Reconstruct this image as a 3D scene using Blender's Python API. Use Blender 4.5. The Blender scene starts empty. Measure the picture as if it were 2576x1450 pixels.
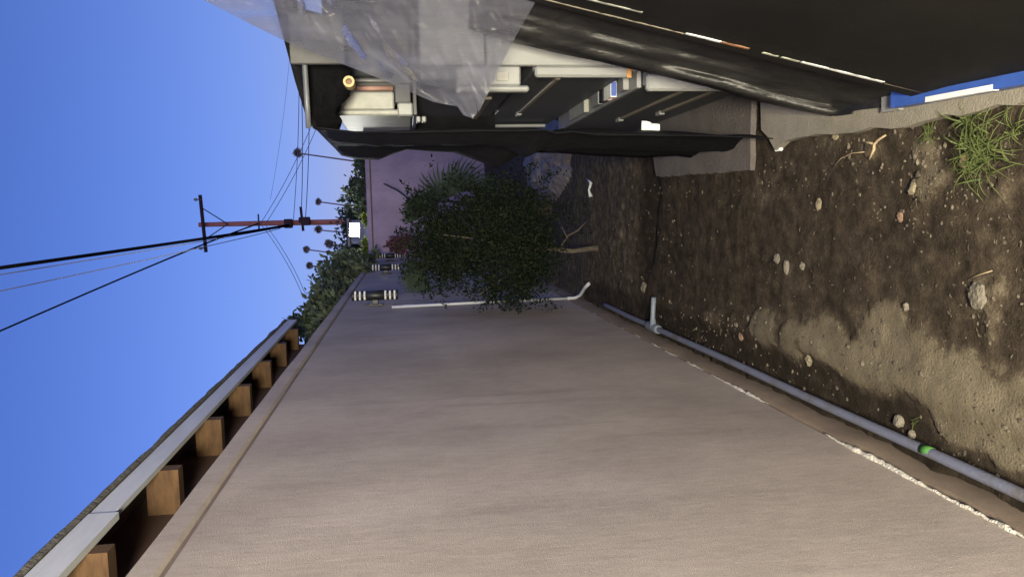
import bpy, bmesh, math, random
import numpy as np
from mathutils import Vector, Matrix, noise

R = math.radians
random.seed(7)
rng = np.random.default_rng(7)
scene = bpy.context.scene
COL = scene.collection

# ------------------------------------------------------------------ camera
# The phone was held sideways: the picture's left is the sky, its right the ground.
# World: X = right across the side yard, Y = along the yard, Z = up.  Units: metres.
F = 1935.0                               # focal length for a 2575 px wide picture
EYE = Vector((0, 0, 1.40))
_d = np.array([(725 - 540) / F, (1287.5 - 1020) / F, 1.0]); _d /= np.linalg.norm(_d)
_z = np.array([-math.sin(R(2)), math.cos(R(2)), 0.0]); _z[2] = -(_z[0]*_d[0] + _z[1]*_d[1]) / _d[2]; _z /= np.linalg.norm(_z)
_x = np.cross(_d, _z); _x = _x if _x[0] > 0 else -_x
BAS = np.array([_x, _d, _z])
right = Vector(BAS[:, 0]); up = Vector(BAS[:, 1]); fwd = Vector(BAS[:, 2])
cam_data = bpy.data.cameras.new('camera'); cam = bpy.data.objects.new('camera', cam_data); COL.objects.link(cam)
m = Matrix.Identity(4)
for i in range(3):
    m[i][0] = -up[i]; m[i][1] = right[i]; m[i][2] = -fwd[i]; m[i][3] = EYE[i]
cam.matrix_world = m
cam_data.sensor_fit = 'HORIZONTAL'; cam_data.sensor_width = 36.0
cam_data.lens = 36.0 * F / 2575.0
cam_data.clip_start = 0.05; cam_data.clip_end = 3000
scene.camera = cam

# ------------------------------------------------------------------ sky, dusk glow, exposure
world = bpy.data.worlds.new('World'); scene.world = world; world.use_nodes = True
wn = world.node_tree.nodes; wl = world.node_tree.links; wn.clear()
sky = wn.new('ShaderNodeTexSky'); sky.sky_type = 'NISHITA'; sky.sun_disc = False
sky.sun_elevation = R(4.0); sky.sun_rotation = R(160)
sky.air_density = 1.0; sky.dust_density = 0.0; sky.ozone_density = 5.0
tint = wn.new('ShaderNodeMix'); tint.data_type = 'RGBA'; tint.blend_type = 'MULTIPLY'; tint.inputs[0].default_value = 1.0
tint.inputs[7].default_value = (1.08, 0.51, 0.66, 1)
bg = wn.new('ShaderNodeBackground'); bg.inputs[1].default_value = 0.12
out = wn.new('ShaderNodeOutputWorld')
tcw = wn.new('ShaderNodeTexCoord'); sep = wn.new('ShaderNodeSeparateXYZ'); wl.new(tcw.outputs['Generated'], sep.inputs[0])
inv = wn.new('ShaderNodeMath'); inv.operation = 'SUBTRACT'; inv.inputs[0].default_value = 1.0; inv.use_clamp = True; wl.new(sep.outputs[2], inv.inputs[1])
pw = wn.new('ShaderNodeMath'); pw.operation = 'POWER'; pw.inputs[1].default_value = 4.0; wl.new(inv.outputs[0], pw.inputs[0])
ml = wn.new('ShaderNodeMath'); ml.operation = 'MULTIPLY'; ml.inputs[1].default_value = 0.52; wl.new(pw.outputs[0], ml.inputs[0])
haze_mix = wn.new('ShaderNodeMix'); haze_mix.data_type = 'RGBA'; haze_mix.inputs[7].default_value = (0.78, 0.89, 1.78, 1)
wl.new(ml.outputs[0], haze_mix.inputs[0]); wl.new(tint.outputs[2], haze_mix.inputs[6])
wl.new(sky.outputs[0], tint.inputs[6]); wl.new(haze_mix.outputs[2], bg.inputs[0]); wl.new(bg.outputs[0], out.inputs[0])

sun_d = bpy.data.lights.new('dusk_sun', 'SUN'); sun = bpy.data.objects.new('dusk_sun', sun_d); COL.objects.link(sun)
sun_d.energy = 0.05; sun_d.angle = R(40); sun_d.color = (1.0, 0.66, 0.70)
sun.rotation_euler = (R(62), 0, R(20))   # afterglow from behind and right of the viewer
sun.location = (2, -6, 8)

scene.view_settings.view_transform = 'Standard'; scene.view_settings.look = 'None'
scene.view_settings.gamma = 1; scene.view_settings.use_curve_mapping = False
scene.view_settings.exposure = 2.0
scene.render.engine = 'CYCLES'

# ------------------------------------------------------------------ helpers
def ray(px, py):
    v = BAS @ np.array([(725 - py) / F, (1287.5 - px) / F, 1.0]); return Vector(v)
def onZ(px, py, z=0.0): v = ray(px, py); return EYE + v * ((z - EYE.z) / v.z)
def onY(px, py, y): v = ray(px, py); return EYE + v * (y / v.y)
def onX(px, py, x): v = ray(px, py); return EYE + v * (x / v.x)

def link(o, parent=None):
    COL.objects.link(o)
    if parent is not None:
        o.parent = parent
        if 'base' in parent: o.matrix_parent_inverse = Matrix.Translation(-Vector(parent['base']))
    return o
def thing(name, label, cat, loc=(0, 0, 0), group=None):
    o = bpy.data.objects.new(name, None); COL.objects.link(o)
    o.location = loc; o.empty_display_size = 0.05
    BASE[o.name] = Vector(loc)
    return tag(o, label, cat, group)
BASE = {}
def tag(o, label, cat=None, group=None, kind=None):
    if label: o['label'] = label
    if cat: o['category'] = cat
    if group: o['group'] = group
    if kind: o['kind'] = kind
    return o
def mesh_obj(name, verts, faces, mat, parent=None, smooth=False):
    me = bpy.data.meshes.new(name); me.from_pydata([tuple(v) for v in verts], [], faces); me.update()
    o = bpy.data.objects.new(name, me)
    if mat: me.materials.append(mat)
    if smooth: me.polygons.foreach_set('use_smooth', [True] * len(me.polygons))
    COL.objects.link(o)
    if parent is not None:
        o.parent = parent
        b = BASE.get(parent.name)
        if b is not None: o.matrix_parent_inverse = Matrix.Translation(-b)
    return o
def bm_obj(name, bm, mat, parent=None, smooth=False):
    me = bpy.data.meshes.new(name); bm.normal_update(); bm.to_mesh(me); bm.free()
    o = bpy.data.objects.new(name, me)
    if mat: me.materials.append(mat)
    if smooth: me.polygons.foreach_set('use_smooth', [True] * len(me.polygons))
    COL.objects.link(o)
    if parent is not None:
        o.parent = parent
        b = BASE.get(parent.name)
        if b is not None: o.matrix_parent_inverse = Matrix.Translation(-b)
    return o
def box(name, x, y, z, mat, parent=None, bevel=0.004):
    bm = bmesh.new(); bmesh.ops.create_cube(bm, size=1)
    for v in bm.verts:
        v.co = Vector((x[0] + (v.co.x + .5) * (x[1] - x[0]), y[0] + (v.co.y + .5) * (y[1] - y[0]), z[0] + (v.co.z + .5) * (z[1] - z[0])))
    if bevel: bmesh.ops.bevel(bm, geom=bm.edges[:], offset=bevel, segments=1, affect='EDGES')
    return bm_obj(name, bm, mat, parent)
def tube_geo(pts, r, seg=8, caps=True):
    pts = [Vector(p) for p in pts]; n = len(pts)
    rs = r if isinstance(r, (list, tuple)) else [r] * n
    V, Fc = [], []
    t0 = (pts[1] - pts[0]).normalized()
    a = Vector((0, 0, 1)) if abs(t0.z) < .9 else Vector((1, 0, 0))
    u = t0.cross(a).normalized()
    for i, p in enumerate(pts):
        t = (pts[min(i + 1, n - 1)] - pts[max(i - 1, 0)]).normalized()
        u = (u - t * u.dot(t)).normalized(); w = t.cross(u)
        for k in range(seg):
            an = 2 * math.pi * k / seg
            V.append(p + (u * math.cos(an) + w * math.sin(an)) * rs[i])
    for i in range(n - 1):
        for k in range(seg):
            k2 = (k + 1) % seg
            Fc.append((i * seg + k, i * seg + k2, (i + 1) * seg + k2, (i + 1) * seg + k))
    if caps:
        Fc.append(tuple(range(seg))[::-1]); Fc.append(tuple((n - 1) * seg + k for k in range(seg)))
    return V, Fc
def tube(name, pts, r, mat, parent=None, seg=8, smooth=True):
    V, Fc = tube_geo(pts, r, seg); return mesh_obj(name, V, Fc, mat, parent, smooth)
def join_geo(parts):
    V, Fc = [], []
    for v, f in parts:
        o = len(V); V += list(v); Fc += [tuple(i + o for i in q) for q in f]
    return V, Fc
def poly(pts, s):
    """point at parameter s (0..1) along a polyline of (x, y, depth) triples"""
    n = len(pts) - 1; f = min(max(s, 0), 0.99999) * n; i = int(f); t = f - i
    return tuple(a + (b - a) * t for a, b in zip(pts[i], pts[i + 1]))

# ------------------------------------------------------------------ materials
def mat(name, col, rough=0.8, var=0.0, scale=8.0, bump=0.0, bscale=60.0, col2=None, stretch=None, metal=0.0, spec=0.5, thr=None, dist=0.01):
    mt = bpy.data.materials.new(name); mt.use_nodes = True
    N = mt.node_tree.nodes; L = mt.node_tree.links
    b = N['Principled BSDF']; b.inputs['Roughness'].default_value = rough; b.inputs['Metallic'].default_value = metal
    b.inputs['Specular IOR Level'].default_value = spec
    b.inputs['Base Color'].default_value = (*col, 1)
    tc = N.new('ShaderNodeTexCoord'); src = tc.outputs['Object']
    if stretch:
        mp = N.new('ShaderNodeMapping'); mp.inputs['Scale'].default_value = stretch; L.new(src, mp.inputs[0]); src = mp.outputs[0]
    if var or col2:
        nz = N.new('ShaderNodeTexNoise'); nz.inputs['Scale'].default_value = scale; nz.inputs['Detail'].default_value = 8; nz.inputs['Roughness'].default_value = .65
        L.new(src, nz.inputs['Vector'])
        rp = N.new('ShaderNodeValToRGB'); L.new(nz.outputs['Fac'], rp.inputs[0])
        lo, hi = thr if thr else (.3, .7)
        rp.color_ramp.elements[0].position = lo; rp.color_ramp.elements[1].position = hi
        c2 = col2 if col2 else tuple(min(1, c * (1 + var)) for c in col)
        c1 = col if col2 else tuple(c * (1 - var) for c in col)
        rp.color_ramp.elements[0].color = (*c1, 1); rp.color_ramp.elements[1].color = (*c2, 1)
        L.new(rp.outputs[0], b.inputs['Base Color'])
    if bump:
        n2 = N.new('ShaderNodeTexNoise'); n2.inputs['Scale'].default_value = bscale; n2.inputs['Detail'].default_value = 6
        L.new(src, n2.inputs['Vector'])
        bp = N.new('ShaderNodeBump'); bp.inputs['Strength'].default_value = bump; bp.inputs['Distance'].default_value = dist
        L.new(n2.outputs['Fac'], bp.inputs['Height']); L.new(bp.outputs[0], b.inputs['Normal'])
    return mt
def leaf_mat(name, c1, c2, trans=0.25, spec=.3, rough=.55):
    mt = bpy.data.materials.new(name); mt.use_nodes = True
    N = mt.node_tree.nodes; L = mt.node_tree.links
    b = N['Principled BSDF']; b.inputs['Roughness'].default_value = rough; b.inputs['Specular IOR Level'].default_value = spec
    at = N.new('ShaderNodeAttribute'); at.attribute_name = 'tone'
    rp = N.new('ShaderNodeValToRGB'); rp.color_ramp.elements[0].color = (*c1, 1); rp.color_ramp.elements[1].color = (*c2, 1)
    L.new(at.outputs['Fac'], rp.inputs[0]); L.new(rp.outputs[0], b.inputs['Base Color'])
    tr = N.new('ShaderNodeBsdfTranslucent'); L.new(rp.outputs[0], tr.inputs[0])
    mx = N.new('ShaderNodeMixShader'); mx.inputs[0].default_value = trans
    L.new(b.outputs[0], mx.inputs[1]); L.new(tr.outputs[0], mx.inputs[2]); L.new(mx.outputs[0], N['Material Output'].inputs[0])
    return mt
def emit(name, col, s):
    mt = bpy.data.materials.new(name); mt.use_nodes = True
    b = mt.node_tree.nodes['Principled BSDF']; b.inputs['Emission Color'].default_value = (*col, 1); b.inputs['Emission Strength'].default_value = s
    b.inputs['Base Color'].default_value = (.8, .8, .8, 1)
    return mt

M = {}
M['plinth'] = mat('plinth_concrete', (.14, .105, .08), .95, col2=(.22, .165, .12), scale=6, bump=.25, bscale=220)
M['bead'] = mat('mortar_white', (.55, .52, .46), .9, var=.25, scale=60, bump=.8, bscale=150)
M['white_pvc'] = mat('white_pvc', (.48, .49, .53), .5, var=.08, scale=20)
M['blue_pvc'] = mat('blue_pvc', (.135, .145, .20), .55, col2=(.105, .09, .08), scale=9, thr=(.48, .72), bump=.2, bscale=120)
M['grey_pvc'] = mat('pale_blue_pvc', (.15, .175, .215), .5, var=.15, scale=30)
M['green_paint'] = mat('green_paint', (.05, .17, .03), .7, var=.2, scale=60)
M['fascia'] = mat('white_fascia', (.60, .61, .62), .65, var=.14, scale=7, stretch=(1, .3, 2))
M['rafter'] = mat('rafter_wood', (.050, .024, .010), .85, col2=(.115, .060, .024), scale=9, stretch=(1, 6, 4), bump=.3, bscale=30)
M['soffit'] = mat('soffit_boards', (.10, .055, .03), .85, var=.3, scale=6, stretch=(1, 8, 8))
M['siding'] = mat('house_siding', (.085, .045, .03), .9, var=.25, scale=4)
M['shingle'] = mat('roof_shingle', (.12, .11, .09), .95, var=.4, scale=40, bump=.6)
M['black_cloth'] = mat('black_shade_cloth', (.0035, .0035, .005), .8, var=.4, scale=9, bump=.6, bscale=14, spec=.16, dist=.02)
M['black_sheet'] = mat('black_plastic_sheet', (.008, .008, .009), .46, col2=(.022, .021, .020), scale=6, bump=.5, bscale=12, spec=.4, stretch=(3, 1, 1), dist=.02)
M['black_board'] = mat('black_board', (.007, .007, .007), .65, col2=(.013, .012, .011), scale=3, bump=.12, bscale=200, spec=.14)
M['black_metal'] = mat('black_metal', (.012, .012, .014), .45)
M['dark_grey'] = mat('dark_grey_panel', (.055, .057, .065), .55, var=.12, scale=5)
M['plate_grey'] = mat('grey_plate', (.20, .20, .20), .5, var=.2, scale=8)
M['tan_strip'] = mat('tan_strip', (.18, .155, .12), .5, var=.2, scale=20)
M['white_enamel'] = mat('white_enamel', (.205, .21, .205), .45, var=.09, scale=8)
M['white_dirty'] = mat('aged_white_plastic', (.25, .25, .225), .5, var=.22, scale=14)
M['card'] = mat('cardboard', (.48, .36, .18), .8, var=.1)
M['card_in'] = mat('cardboard_inside', (.22, .14, .09), .9)
M['rust'] = mat('rusty_steel', (.42, .2, .06), .8, var=.4, scale=60)
M['galv'] = mat('galvanised_pole', (.085, .09, .10), .45, var=.2, scale=12)
M['blue_paint'] = mat('blue_paint', (.035, .085, .33), .4, var=.15, scale=14)
M['paper'] = mat('white_paper', (.70, .71, .70), .6, var=.1, scale=40)
M['kerb'] = mat('kerb_concrete', (.16, .145, .115), .95, col2=(.25, .225, .18), scale=7, bump=.3, bscale=160)
M['slab'] = mat('slab_concrete', (.075, .064, .062), .95, col2=(.125, .108, .102), scale=6, bump=.4, bscale=80)
M['stone'] = mat('pale_stone', (.145, .128, .10), .95, var=.25, scale=30, bump=.8, bscale=90)
M['stone_y'] = mat('tan_stone', (.18, .152, .10), .95, var=.3, scale=30, bump=.8, bscale=90)
M['stone_r'] = mat('brick_stone', (.16, .10, .07), .95, var=.25, scale=30, bump=.8, bscale=90)
M['bark'] = mat('grey_brown_bark', (.085, .068, .055), .95, var=.3, scale=25, bump=1, bscale=50, stretch=(1, 1, .3))
M['twig'] = mat('dry_twig', (.30, .23, .14), .9, var=.2, scale=40)
M['pole'] = mat('creosote_pole', (.55, .20, .13), .9, var=.35, scale=6, stretch=(6, 6, .4))
M['arm'] = mat('crossarm_timber', (.06, .035, .035), .9, var=.3, scale=6)
M['wire'] = mat('black_wire', (.012, .012, .016), 1, spec=0)
M['wire_blue'] = mat('grey_wire', (.22, .20, .22), .6)
M['palm_trunk'] = mat('palm_trunk', (.40, .24, .20), .95, var=.2)
M['crystal'] = mat('clear_crystal', (.80, .80, .80), .12, var=.1, scale=90, bump=.6, bscale=160)
M['shed'] = mat('grey_shed_wall', (.23, .25, .34), .8, var=.1)
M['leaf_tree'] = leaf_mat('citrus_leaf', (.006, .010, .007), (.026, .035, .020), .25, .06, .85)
M['leaf_bush'] = leaf_mat('bush_leaf', (.045, .06, .03), (.155, .19, .10))
M['leaf_back'] = leaf_mat('hedge_leaf', (.03, .045, .03), (.12, .15, .09))
M['leaf_palm'] = leaf_mat('palm_leaf', (.03, .05, .03), (.09, .12, .08))
M['leaf_far'] = leaf_mat('far_palm_leaf', (.15, .13, .08), (.42, .36, .24))
M['leaf_red'] = leaf_mat('red_leaf', (.07, .03, .04), (.17, .075, .085))
M['grass'] = leaf_mat('grass_blade', (.045, .065, .015), (.17, .20, .075))

# stucco: warm grey-pink plaster, fine sandy grain, faint vertical trowel streaks
def stucco(name, base):
    mt = bpy.data.materials.new(name); mt.use_nodes = True
    N = mt.node_tree.nodes; L = mt.node_tree.links; b = N['Principled BSDF']
    b.inputs['Roughness'].default_value = .95; b.inputs['Specular IOR Level'].default_value = .15
    tc = N.new('ShaderNodeTexCoord')
    def nz(scale, detail, st=None, rough=.6):
        n = N.new('ShaderNodeTexNoise'); n.inputs['Scale'].default_value = scale; n.inputs['Detail'].default_value = detail; n.inputs['Roughness'].default_value = rough
        if st:
            mp = N.new('ShaderNodeMapping'); mp.inputs['Scale'].default_value = st; L.new(tc.outputs['Object'], mp.inputs[0]); L.new(mp.outputs[0], n.inputs[0])
        else: L.new(tc.outputs['Object'], n.inputs[0])
        return n
    big = nz(1.9, 9, (1, 1, .75), .62); st = nz(60, 4, (1, 1, .25)); fine = nz(420, 3)
    r1 = N.new('ShaderNodeMapRange'); r1.inputs[1].default_value = .25; r1.inputs[2].default_value = .75; r1.inputs[3].default_value = .70; r1.inputs[4].default_value = 1.20; L.new(big.outputs[0], r1.inputs[0])
    r2 = N.new('ShaderNodeMapRange'); r2.inputs[1].default_value = .25; r2.inputs[2].default_value = .75; r2.inputs[3].default_value = .90; r2.inputs[4].default_value = 1.08; L.new(st.outputs[0], r2.inputs[0])
    r3 = N.new('ShaderNodeMapRange'); r3.inputs[1].default_value = .25; r3.inputs[2].default_value = .75; r3.inputs[3].default_value = .84; r3.inputs[4].default_value = 1.12; L.new(fine.outputs[0], r3.inputs[0])
    m1 = N.new('ShaderNodeMath'); m1.operation = 'MULTIPLY'; L.new(r1.outputs[0], m1.inputs[0]); L.new(r2.outputs[0], m1.inputs[1])
    drip = nz(5, 6, (1, 1.6, .28), .6)
    r4 = N.new('ShaderNodeMapRange'); r4.inputs[1].default_value = .55; r4.inputs[2].default_value = .78; r4.inputs[3].default_value = 1.0; r4.inputs[4].default_value = .80; L.new(drip.outputs[0], r4.inputs[0])
    m3 = N.new('ShaderNodeMath'); m3.operation = 'MULTIPLY'; L.new(m1.outputs[0], m3.inputs[0]); L.new(r4.outputs[0], m3.inputs[1])
    m2 = N.new('ShaderNodeMath'); m2.operation = 'MULTIPLY'; L.new(m3.outputs[0], m2.inputs[0]); L.new(r3.outputs[0], m2.inputs[1])
    vm = N.new('ShaderNodeVectorMath'); vm.operation = 'SCALE'; vm.inputs[0].default_value = base; L.new(m2.outputs[0], vm.inputs['Scale'])
    L.new(vm.outputs[0], b.inputs['Base Color'])
    bp = N.new('ShaderNodeBump'); bp.inputs['Strength'].default_value = .7; bp.inputs['Distance'].default_value = .003; L.new(fine.outputs[0], bp.inputs['Height'])
    bp2 = N.new('ShaderNodeBump'); bp2.inputs['Strength'].default_value = .10; bp2.inputs['Distance'].default_value = .01; L.new(st.outputs[0], bp2.inputs['Height']); L.new(bp.outputs[0], bp2.inputs['Normal'])
    L.new(bp2.outputs[0], b.inputs['Normal'])
    return mt
M['stucco'] = stucco('stucco_pink_grey', (.468, .398, .352))
M['stucco_back'] = stucco('stucco_dusk_tint', (.42, .335, .405))  # bluish dusk light is put into the far wall's base colour

# clear polythene: thin milky film, part see-through, part scattering, glossy
def film(name):
    mt = bpy.data.materials.new(name); mt.use_nodes = True
    N = mt.node_tree.nodes; L = mt.node_tree.links
    N.remove(N['Principled BSDF'])
    tr = N.new('ShaderNodeBsdfTransparent'); tr.inputs[0].default_value = (.92, .93, .95, 1)
    df = N.new('ShaderNodeBsdfDiffuse'); df.inputs[0].default_value = (.13, .13, .15, 1)
    tl = N.new('ShaderNodeBsdfTranslucent'); tl.inputs[0].default_value = (.50, .52, .64, 1)
    gl = N.new('ShaderNodeBsdfGlossy'); gl.inputs['Roughness'].default_value = .21; gl.inputs[0].default_value = (.9, .9, .9, 1)
    tc = N.new('ShaderNodeTexCoord'); nz = N.new('ShaderNodeTexNoise'); nz.inputs['Scale'].default_value = 4; nz.inputs['Detail'].default_value = 6
    mp = N.new('ShaderNodeMapping'); mp.inputs['Scale'].default_value = (4.5, 1, .8); mp.inputs['Rotation'].default_value = (0, R(-30), 0)
    L.new(tc.outputs['Object'], mp.inputs[0]); L.new(mp.outputs[0], nz.inputs[0])
    mr = N.new('ShaderNodeMapRange'); mr.inputs[1].default_value = .3; mr.inputs[2].default_value = .75; mr.inputs[3].default_value = .34; mr.inputs[4].default_value = .84; L.new(nz.outputs[0], mr.inputs[0])
    a = N.new('ShaderNodeMixShader'); a.inputs[0].default_value = .5; L.new(df.outputs[0], a.inputs[1]); L.new(tl.outputs[0], a.inputs[2])
    c = N.new('ShaderNodeMixShader'); L.new(mr.outputs[0], c.inputs[0]); L.new(tr.outputs[0], c.inputs[1]); L.new(a.outputs[0], c.inputs[2])
    lw = N.new('ShaderNodeLayerWeight'); lw.inputs[0].default_value = .15
    bp = N.new('ShaderNodeBump'); bp.inputs['Strength'].default_value = .45; bp.inputs['Distance'].default_value = .02; L.new(nz.outputs[0], bp.inputs['Height']); L.new(bp.outputs[0], gl.inputs['Normal']); L.new(bp.outputs[0], df.inputs['Normal'])
    n9 = N.new('ShaderNodeTexNoise'); n9.inputs['Scale'].default_value = 16; n9.inputs['Detail'].default_value = 5; L.new(mp.outputs[0], n9.inputs[0])
    b9 = N.new('ShaderNodeBump'); b9.inputs['Strength'].default_value = .5; b9.inputs['Distance'].default_value = .006; L.new(n9.outputs[0], b9.inputs['Height']); L.new(bp.outputs[0], b9.inputs['Normal']); L.new(b9.outputs[0], gl.inputs['Normal'])
    g = N.new('ShaderNodeMixShader'); L.new(lw.outputs['Fresnel'], g.inputs[0]); L.new(c.outputs[0], g.inputs[1]); L.new(gl.outputs[0], g.inputs[2])
    L.new(g.outputs[0], N['Material Output'].inputs[0])
    return mt
M['film'] = film('clear_polythene')

# soil: damp dark loam and dry pale crust, mixed by the ground's own 'dry' map
def soil():
    mt = bpy.data.materials.new('soil'); mt.use_nodes = True
    N = mt.node_tree.nodes; L = mt.node_tree.links; b = N['Principled BSDF']
    b.inputs['Roughness'].default_value = .97; b.inputs['Specular IOR Level'].default_value = .12
    tc = N.new('ShaderNodeTexCoord'); at = N.new('ShaderNodeAttribute'); at.attribute_name = 'dry'
    def nz(s, d, r=.65):
        n = N.new('ShaderNodeTexNoise'); n.inputs['Scale'].default_value = s; n.inputs['Detail'].default_value = d; n.inputs['Roughness'].default_value = r; L.new(tc.outputs['Object'], n.inputs[0]); return n
    n1 = nz(16, 10, .72); n2 = nz(150, 5); n3 = nz(5, 6)
    ad = N.new('ShaderNodeMath'); ad.operation = 'ADD'; L.new(at.outputs['Fac'], ad.inputs[0])
    mr = N.new('ShaderNodeMapRange'); mr.inputs[1].default_value = .3; mr.inputs[2].default_value = .7; mr.inputs[3].default_value = -.34; mr.inputs[4].default_value = .34; L.new(n1.outputs[0], mr.inputs[0])
    L.new(mr.outputs[0], ad.inputs[1])
    rp = N.new('ShaderNodeValToRGB'); L.new(ad.outputs[0], rp.inputs[0])
    e = rp.color_ramp.elements
    e[0].position = .0; e[0].color = (.023, .0175, .0125, 1); e[1].position = .30; e[1].color = (.052, .040, .029, 1)
    x = e.new(.48); x.color = (.078, .061, .043, 1); x = e.new(.58); x.color = (.122, .101, .070, 1); x = e.new(1.); x.color = (.158, .132, .093, 1)
    gr = N.new('ShaderNodeMapRange'); gr.inputs[1].default_value = .3; gr.inputs[2].default_value = .7; gr.inputs[3].default_value = .78; gr.inputs[4].default_value = 1.18; L.new(n2.outputs[0], gr.inputs[0])
    vm = N.new('ShaderNodeVectorMath'); vm.operation = 'SCALE'; L.new(rp.outputs[0], vm.inputs[0]); L.new(gr.outputs[0], vm.inputs['Scale'])
    L.new(vm.outputs[0], b.inputs['Base Color'])
    b1 = N.new('ShaderNodeBump'); b1.inputs['Strength'].default_value = .7; b1.inputs['Distance'].default_value = .007; L.new(n2.outputs[0], b1.inputs['Height'])
    b2 = N.new('ShaderNodeBump'); b2.inputs['Strength'].default_value = .35; b2.inputs['Distance'].default_value = .02; L.new(n1.outputs[0], b2.inputs['Height']); L.new(b1.outputs[0], b2.inputs['Normal'])
    L.new(b2.outputs[0], b.inputs['Normal'])
    return mt
M['soil'] = soil()

# ------------------------------------------------------------------ setting: ground
WX = -0.72            # face of the left wall
YB = 13.6             # face of the back wall
def axis(segs):
    a = []
    for lo, hi, st in segs: a += list(np.arange(lo, hi, st))
    a.append(segs[-1][1]); return np.array(a)
gx = axis([(-400, -20, 60), (-20, -1, 2), (-1, -.76, .06), (-.76, .42, .0125), (.42, 1.2, .06), (1.2, 20, 2), (20, 400, 60)])
gy = axis([(-60, -2, 6), (-2, 1.2, .2), (1.2, 4.9, .0135), (4.9, 9, .05), (9, 20, .5), (20, 60, 5), (60, 1500, 120)])
X, Y = np.meshgrid(gx, gy)
def fbm(x, y, s, o=4, seed=0):
    z = np.zeros(x.shape); a = 1.0
    flat = [noise.noise((px * s + seed, py * s + seed * 1.7, seed)) for px, py in zip(x.ravel(), y.ravel())]
    z += np.array(flat).reshape(x.shape)
    for k in range(1, o):
        a *= .5; f = s * 2 ** k
        z += a * np.array([noise.noise((px * f + seed, py * f - seed, seed + k)) for px, py in zip(x.ravel(), y.ravel())]).reshape(x.shape)
    return z
near = (np.abs(X) < 1.3) & (Y > .8) & (Y < 14)
n1 = fbm(X, Y, 3.0, 4, 3.1); n2 = fbm(X, Y, 14.0, 3, 9.7)
Z = np.where(near, .010 * n1 + .0025 * n2, 0.0)
def blob(cx, cy, rx, ry, ang=0, p=2):
    dx, dy = X - cx, Y - cy; c, s = math.cos(ang), math.sin(ang)
    u = (dx * c + dy * s) / rx; v = (-dx * s + dy * c) / ry
    return np.exp(-np.power(np.sqrt(u * u + v * v) + .22 * n1 + .12 * n2, 4))
dry = np.full(X.shape, .22) + .05 * n1
def addp(px, py, rx, ry, amp, ang=0):
    global dry
    c = onZ(px, py); dry = dry + amp * blob(c.x, c.y, rx, ry, ang)
# pale dry crust by the wall
for a in [(1928, 822, .085, .13, .62), (2075, 850, .085, .13, .58), (2000, 880, .05, .12, .35), (2225, 880, .11, .16, .68), (2240, 800, .06, .09, .5), (2330, 950, .10, .10, .5),
          (2430, 960, .09, .08, .62), (2500, 1080, .09, .09, .6), (2575, 1130, .08, .12, .55), (2140, 905, .06, .12, .5), (2180, 960, .04, .14, .45), (1800, 800, .05, .12, .22), (2390, 1090, .035, .10, .4), (2400, 1010, .13, .10, .5), (2540, 1050, .13, .10, .5), (2310, 880, .08, .10, .4), (2000, 830, .06, .10, .4),
          # crumbly pale ground by the grass
          (2330, 470, .055, .06, .42), (2325, 385, .04, .06, .4), (2370, 440, .03, .05, .35), (2520, 470, .05, .06, .28), (2460, 740, .06, .05, .3), (2500, 800, .09, .03, .3), (2530, 700, .05, .05, .22),
          (2190, 375, .04, .06, .28), (1920, 480, .07, .12, .2), (2100, 350, .05, .1, .25), (2090, 430, .03, .05, .15)]:
    addp(*a[:5])
# far end of the yard: lighter trodden earth past the trench
far = 1 / (1 + np.exp(-(Y - 4.48 - .1 * n1) / .05)); dry += .25 * far
# dark damp strip along the pipe
pipe_x = WX + .06
strip = np.exp(-np.power((X - (pipe_x + .02) + .03 * n1) / .10, 4)) * (Y < 6); dry -= .30 * strip * (Y > 1)
Z -= .008 * strip; Z += .02 * np.exp(-np.power((X - WX) / .03, 2)) * (1 + n2) * near
ridge = np.exp(-np.power((X - (pipe_x + .16) - .03 * n1) / .05, 2)) * (Y < 5); Z += .018 * ridge * (Y > 1.0)
# the shallow trench that crosses the yard
ty = 4.14 + .45 * np.clip(.1 - X, 0, 1) + .4 * np.clip(X - .12, 0, 1) + .035 * fbm(X, Y * 0, 5, 3, 2.2)
fade = np.clip((X + .48) / .25, 0, 1) * (X < .75)
d_ = Y - ty
tr = 1 / (1 + np.exp(-d_ / .022)) * np.clip(1 - d_ / (.42 + .1 * n1), 0, 1) * fade
Z -= .042 * tr; dry -= .40 * np.clip(tr * 1.6, 0, 1)
lip = np.exp(-np.power((d_ + .02) / .018, 2)) * fade; dry += .22 * lip; Z += .006 * lip
# ruts and small clods
Z += np.where(near & (Y < 5), .003 * np.abs(fbm(X, Y, 38.0, 2, 5.5)) + .009 * np.clip(fbm(X, Y, 21.0, 3, 8.8) - .55, 0, 1) * (dry < .5), 0)
Z += .008 * (dry > .5) * near
ny_, nx_ = X.shape
verts = np.stack([X.ravel(), Y.ravel(), Z.ravel()], 1)
idx = np.arange(ny_ * nx_).reshape(ny_, nx_)
faces = np.stack([idx[:-1, :-1].ravel(), idx[:-1, 1:].ravel(), idx[1:, 1:].ravel(), idx[1:, :-1].ravel()], 1)
ground = mesh_obj('ground', verts.tolist(), faces.tolist(), M['soil'], smooth=True)
ground['kind'] = 'structure'; ground['label'] = 'dark brown trodden earth of the narrow side yard'
at = ground.data.attributes.new('dry', 'FLOAT', 'POINT'); at.data.foreach_set('value', np.clip(dry, 0, 1).ravel().astype(np.float32))
def gz(x, y):
    j = int(np.argmin(np.abs(gx - x))); i = int(np.argmin(np.abs(gy - y))); return float(Z[i, j])

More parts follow.
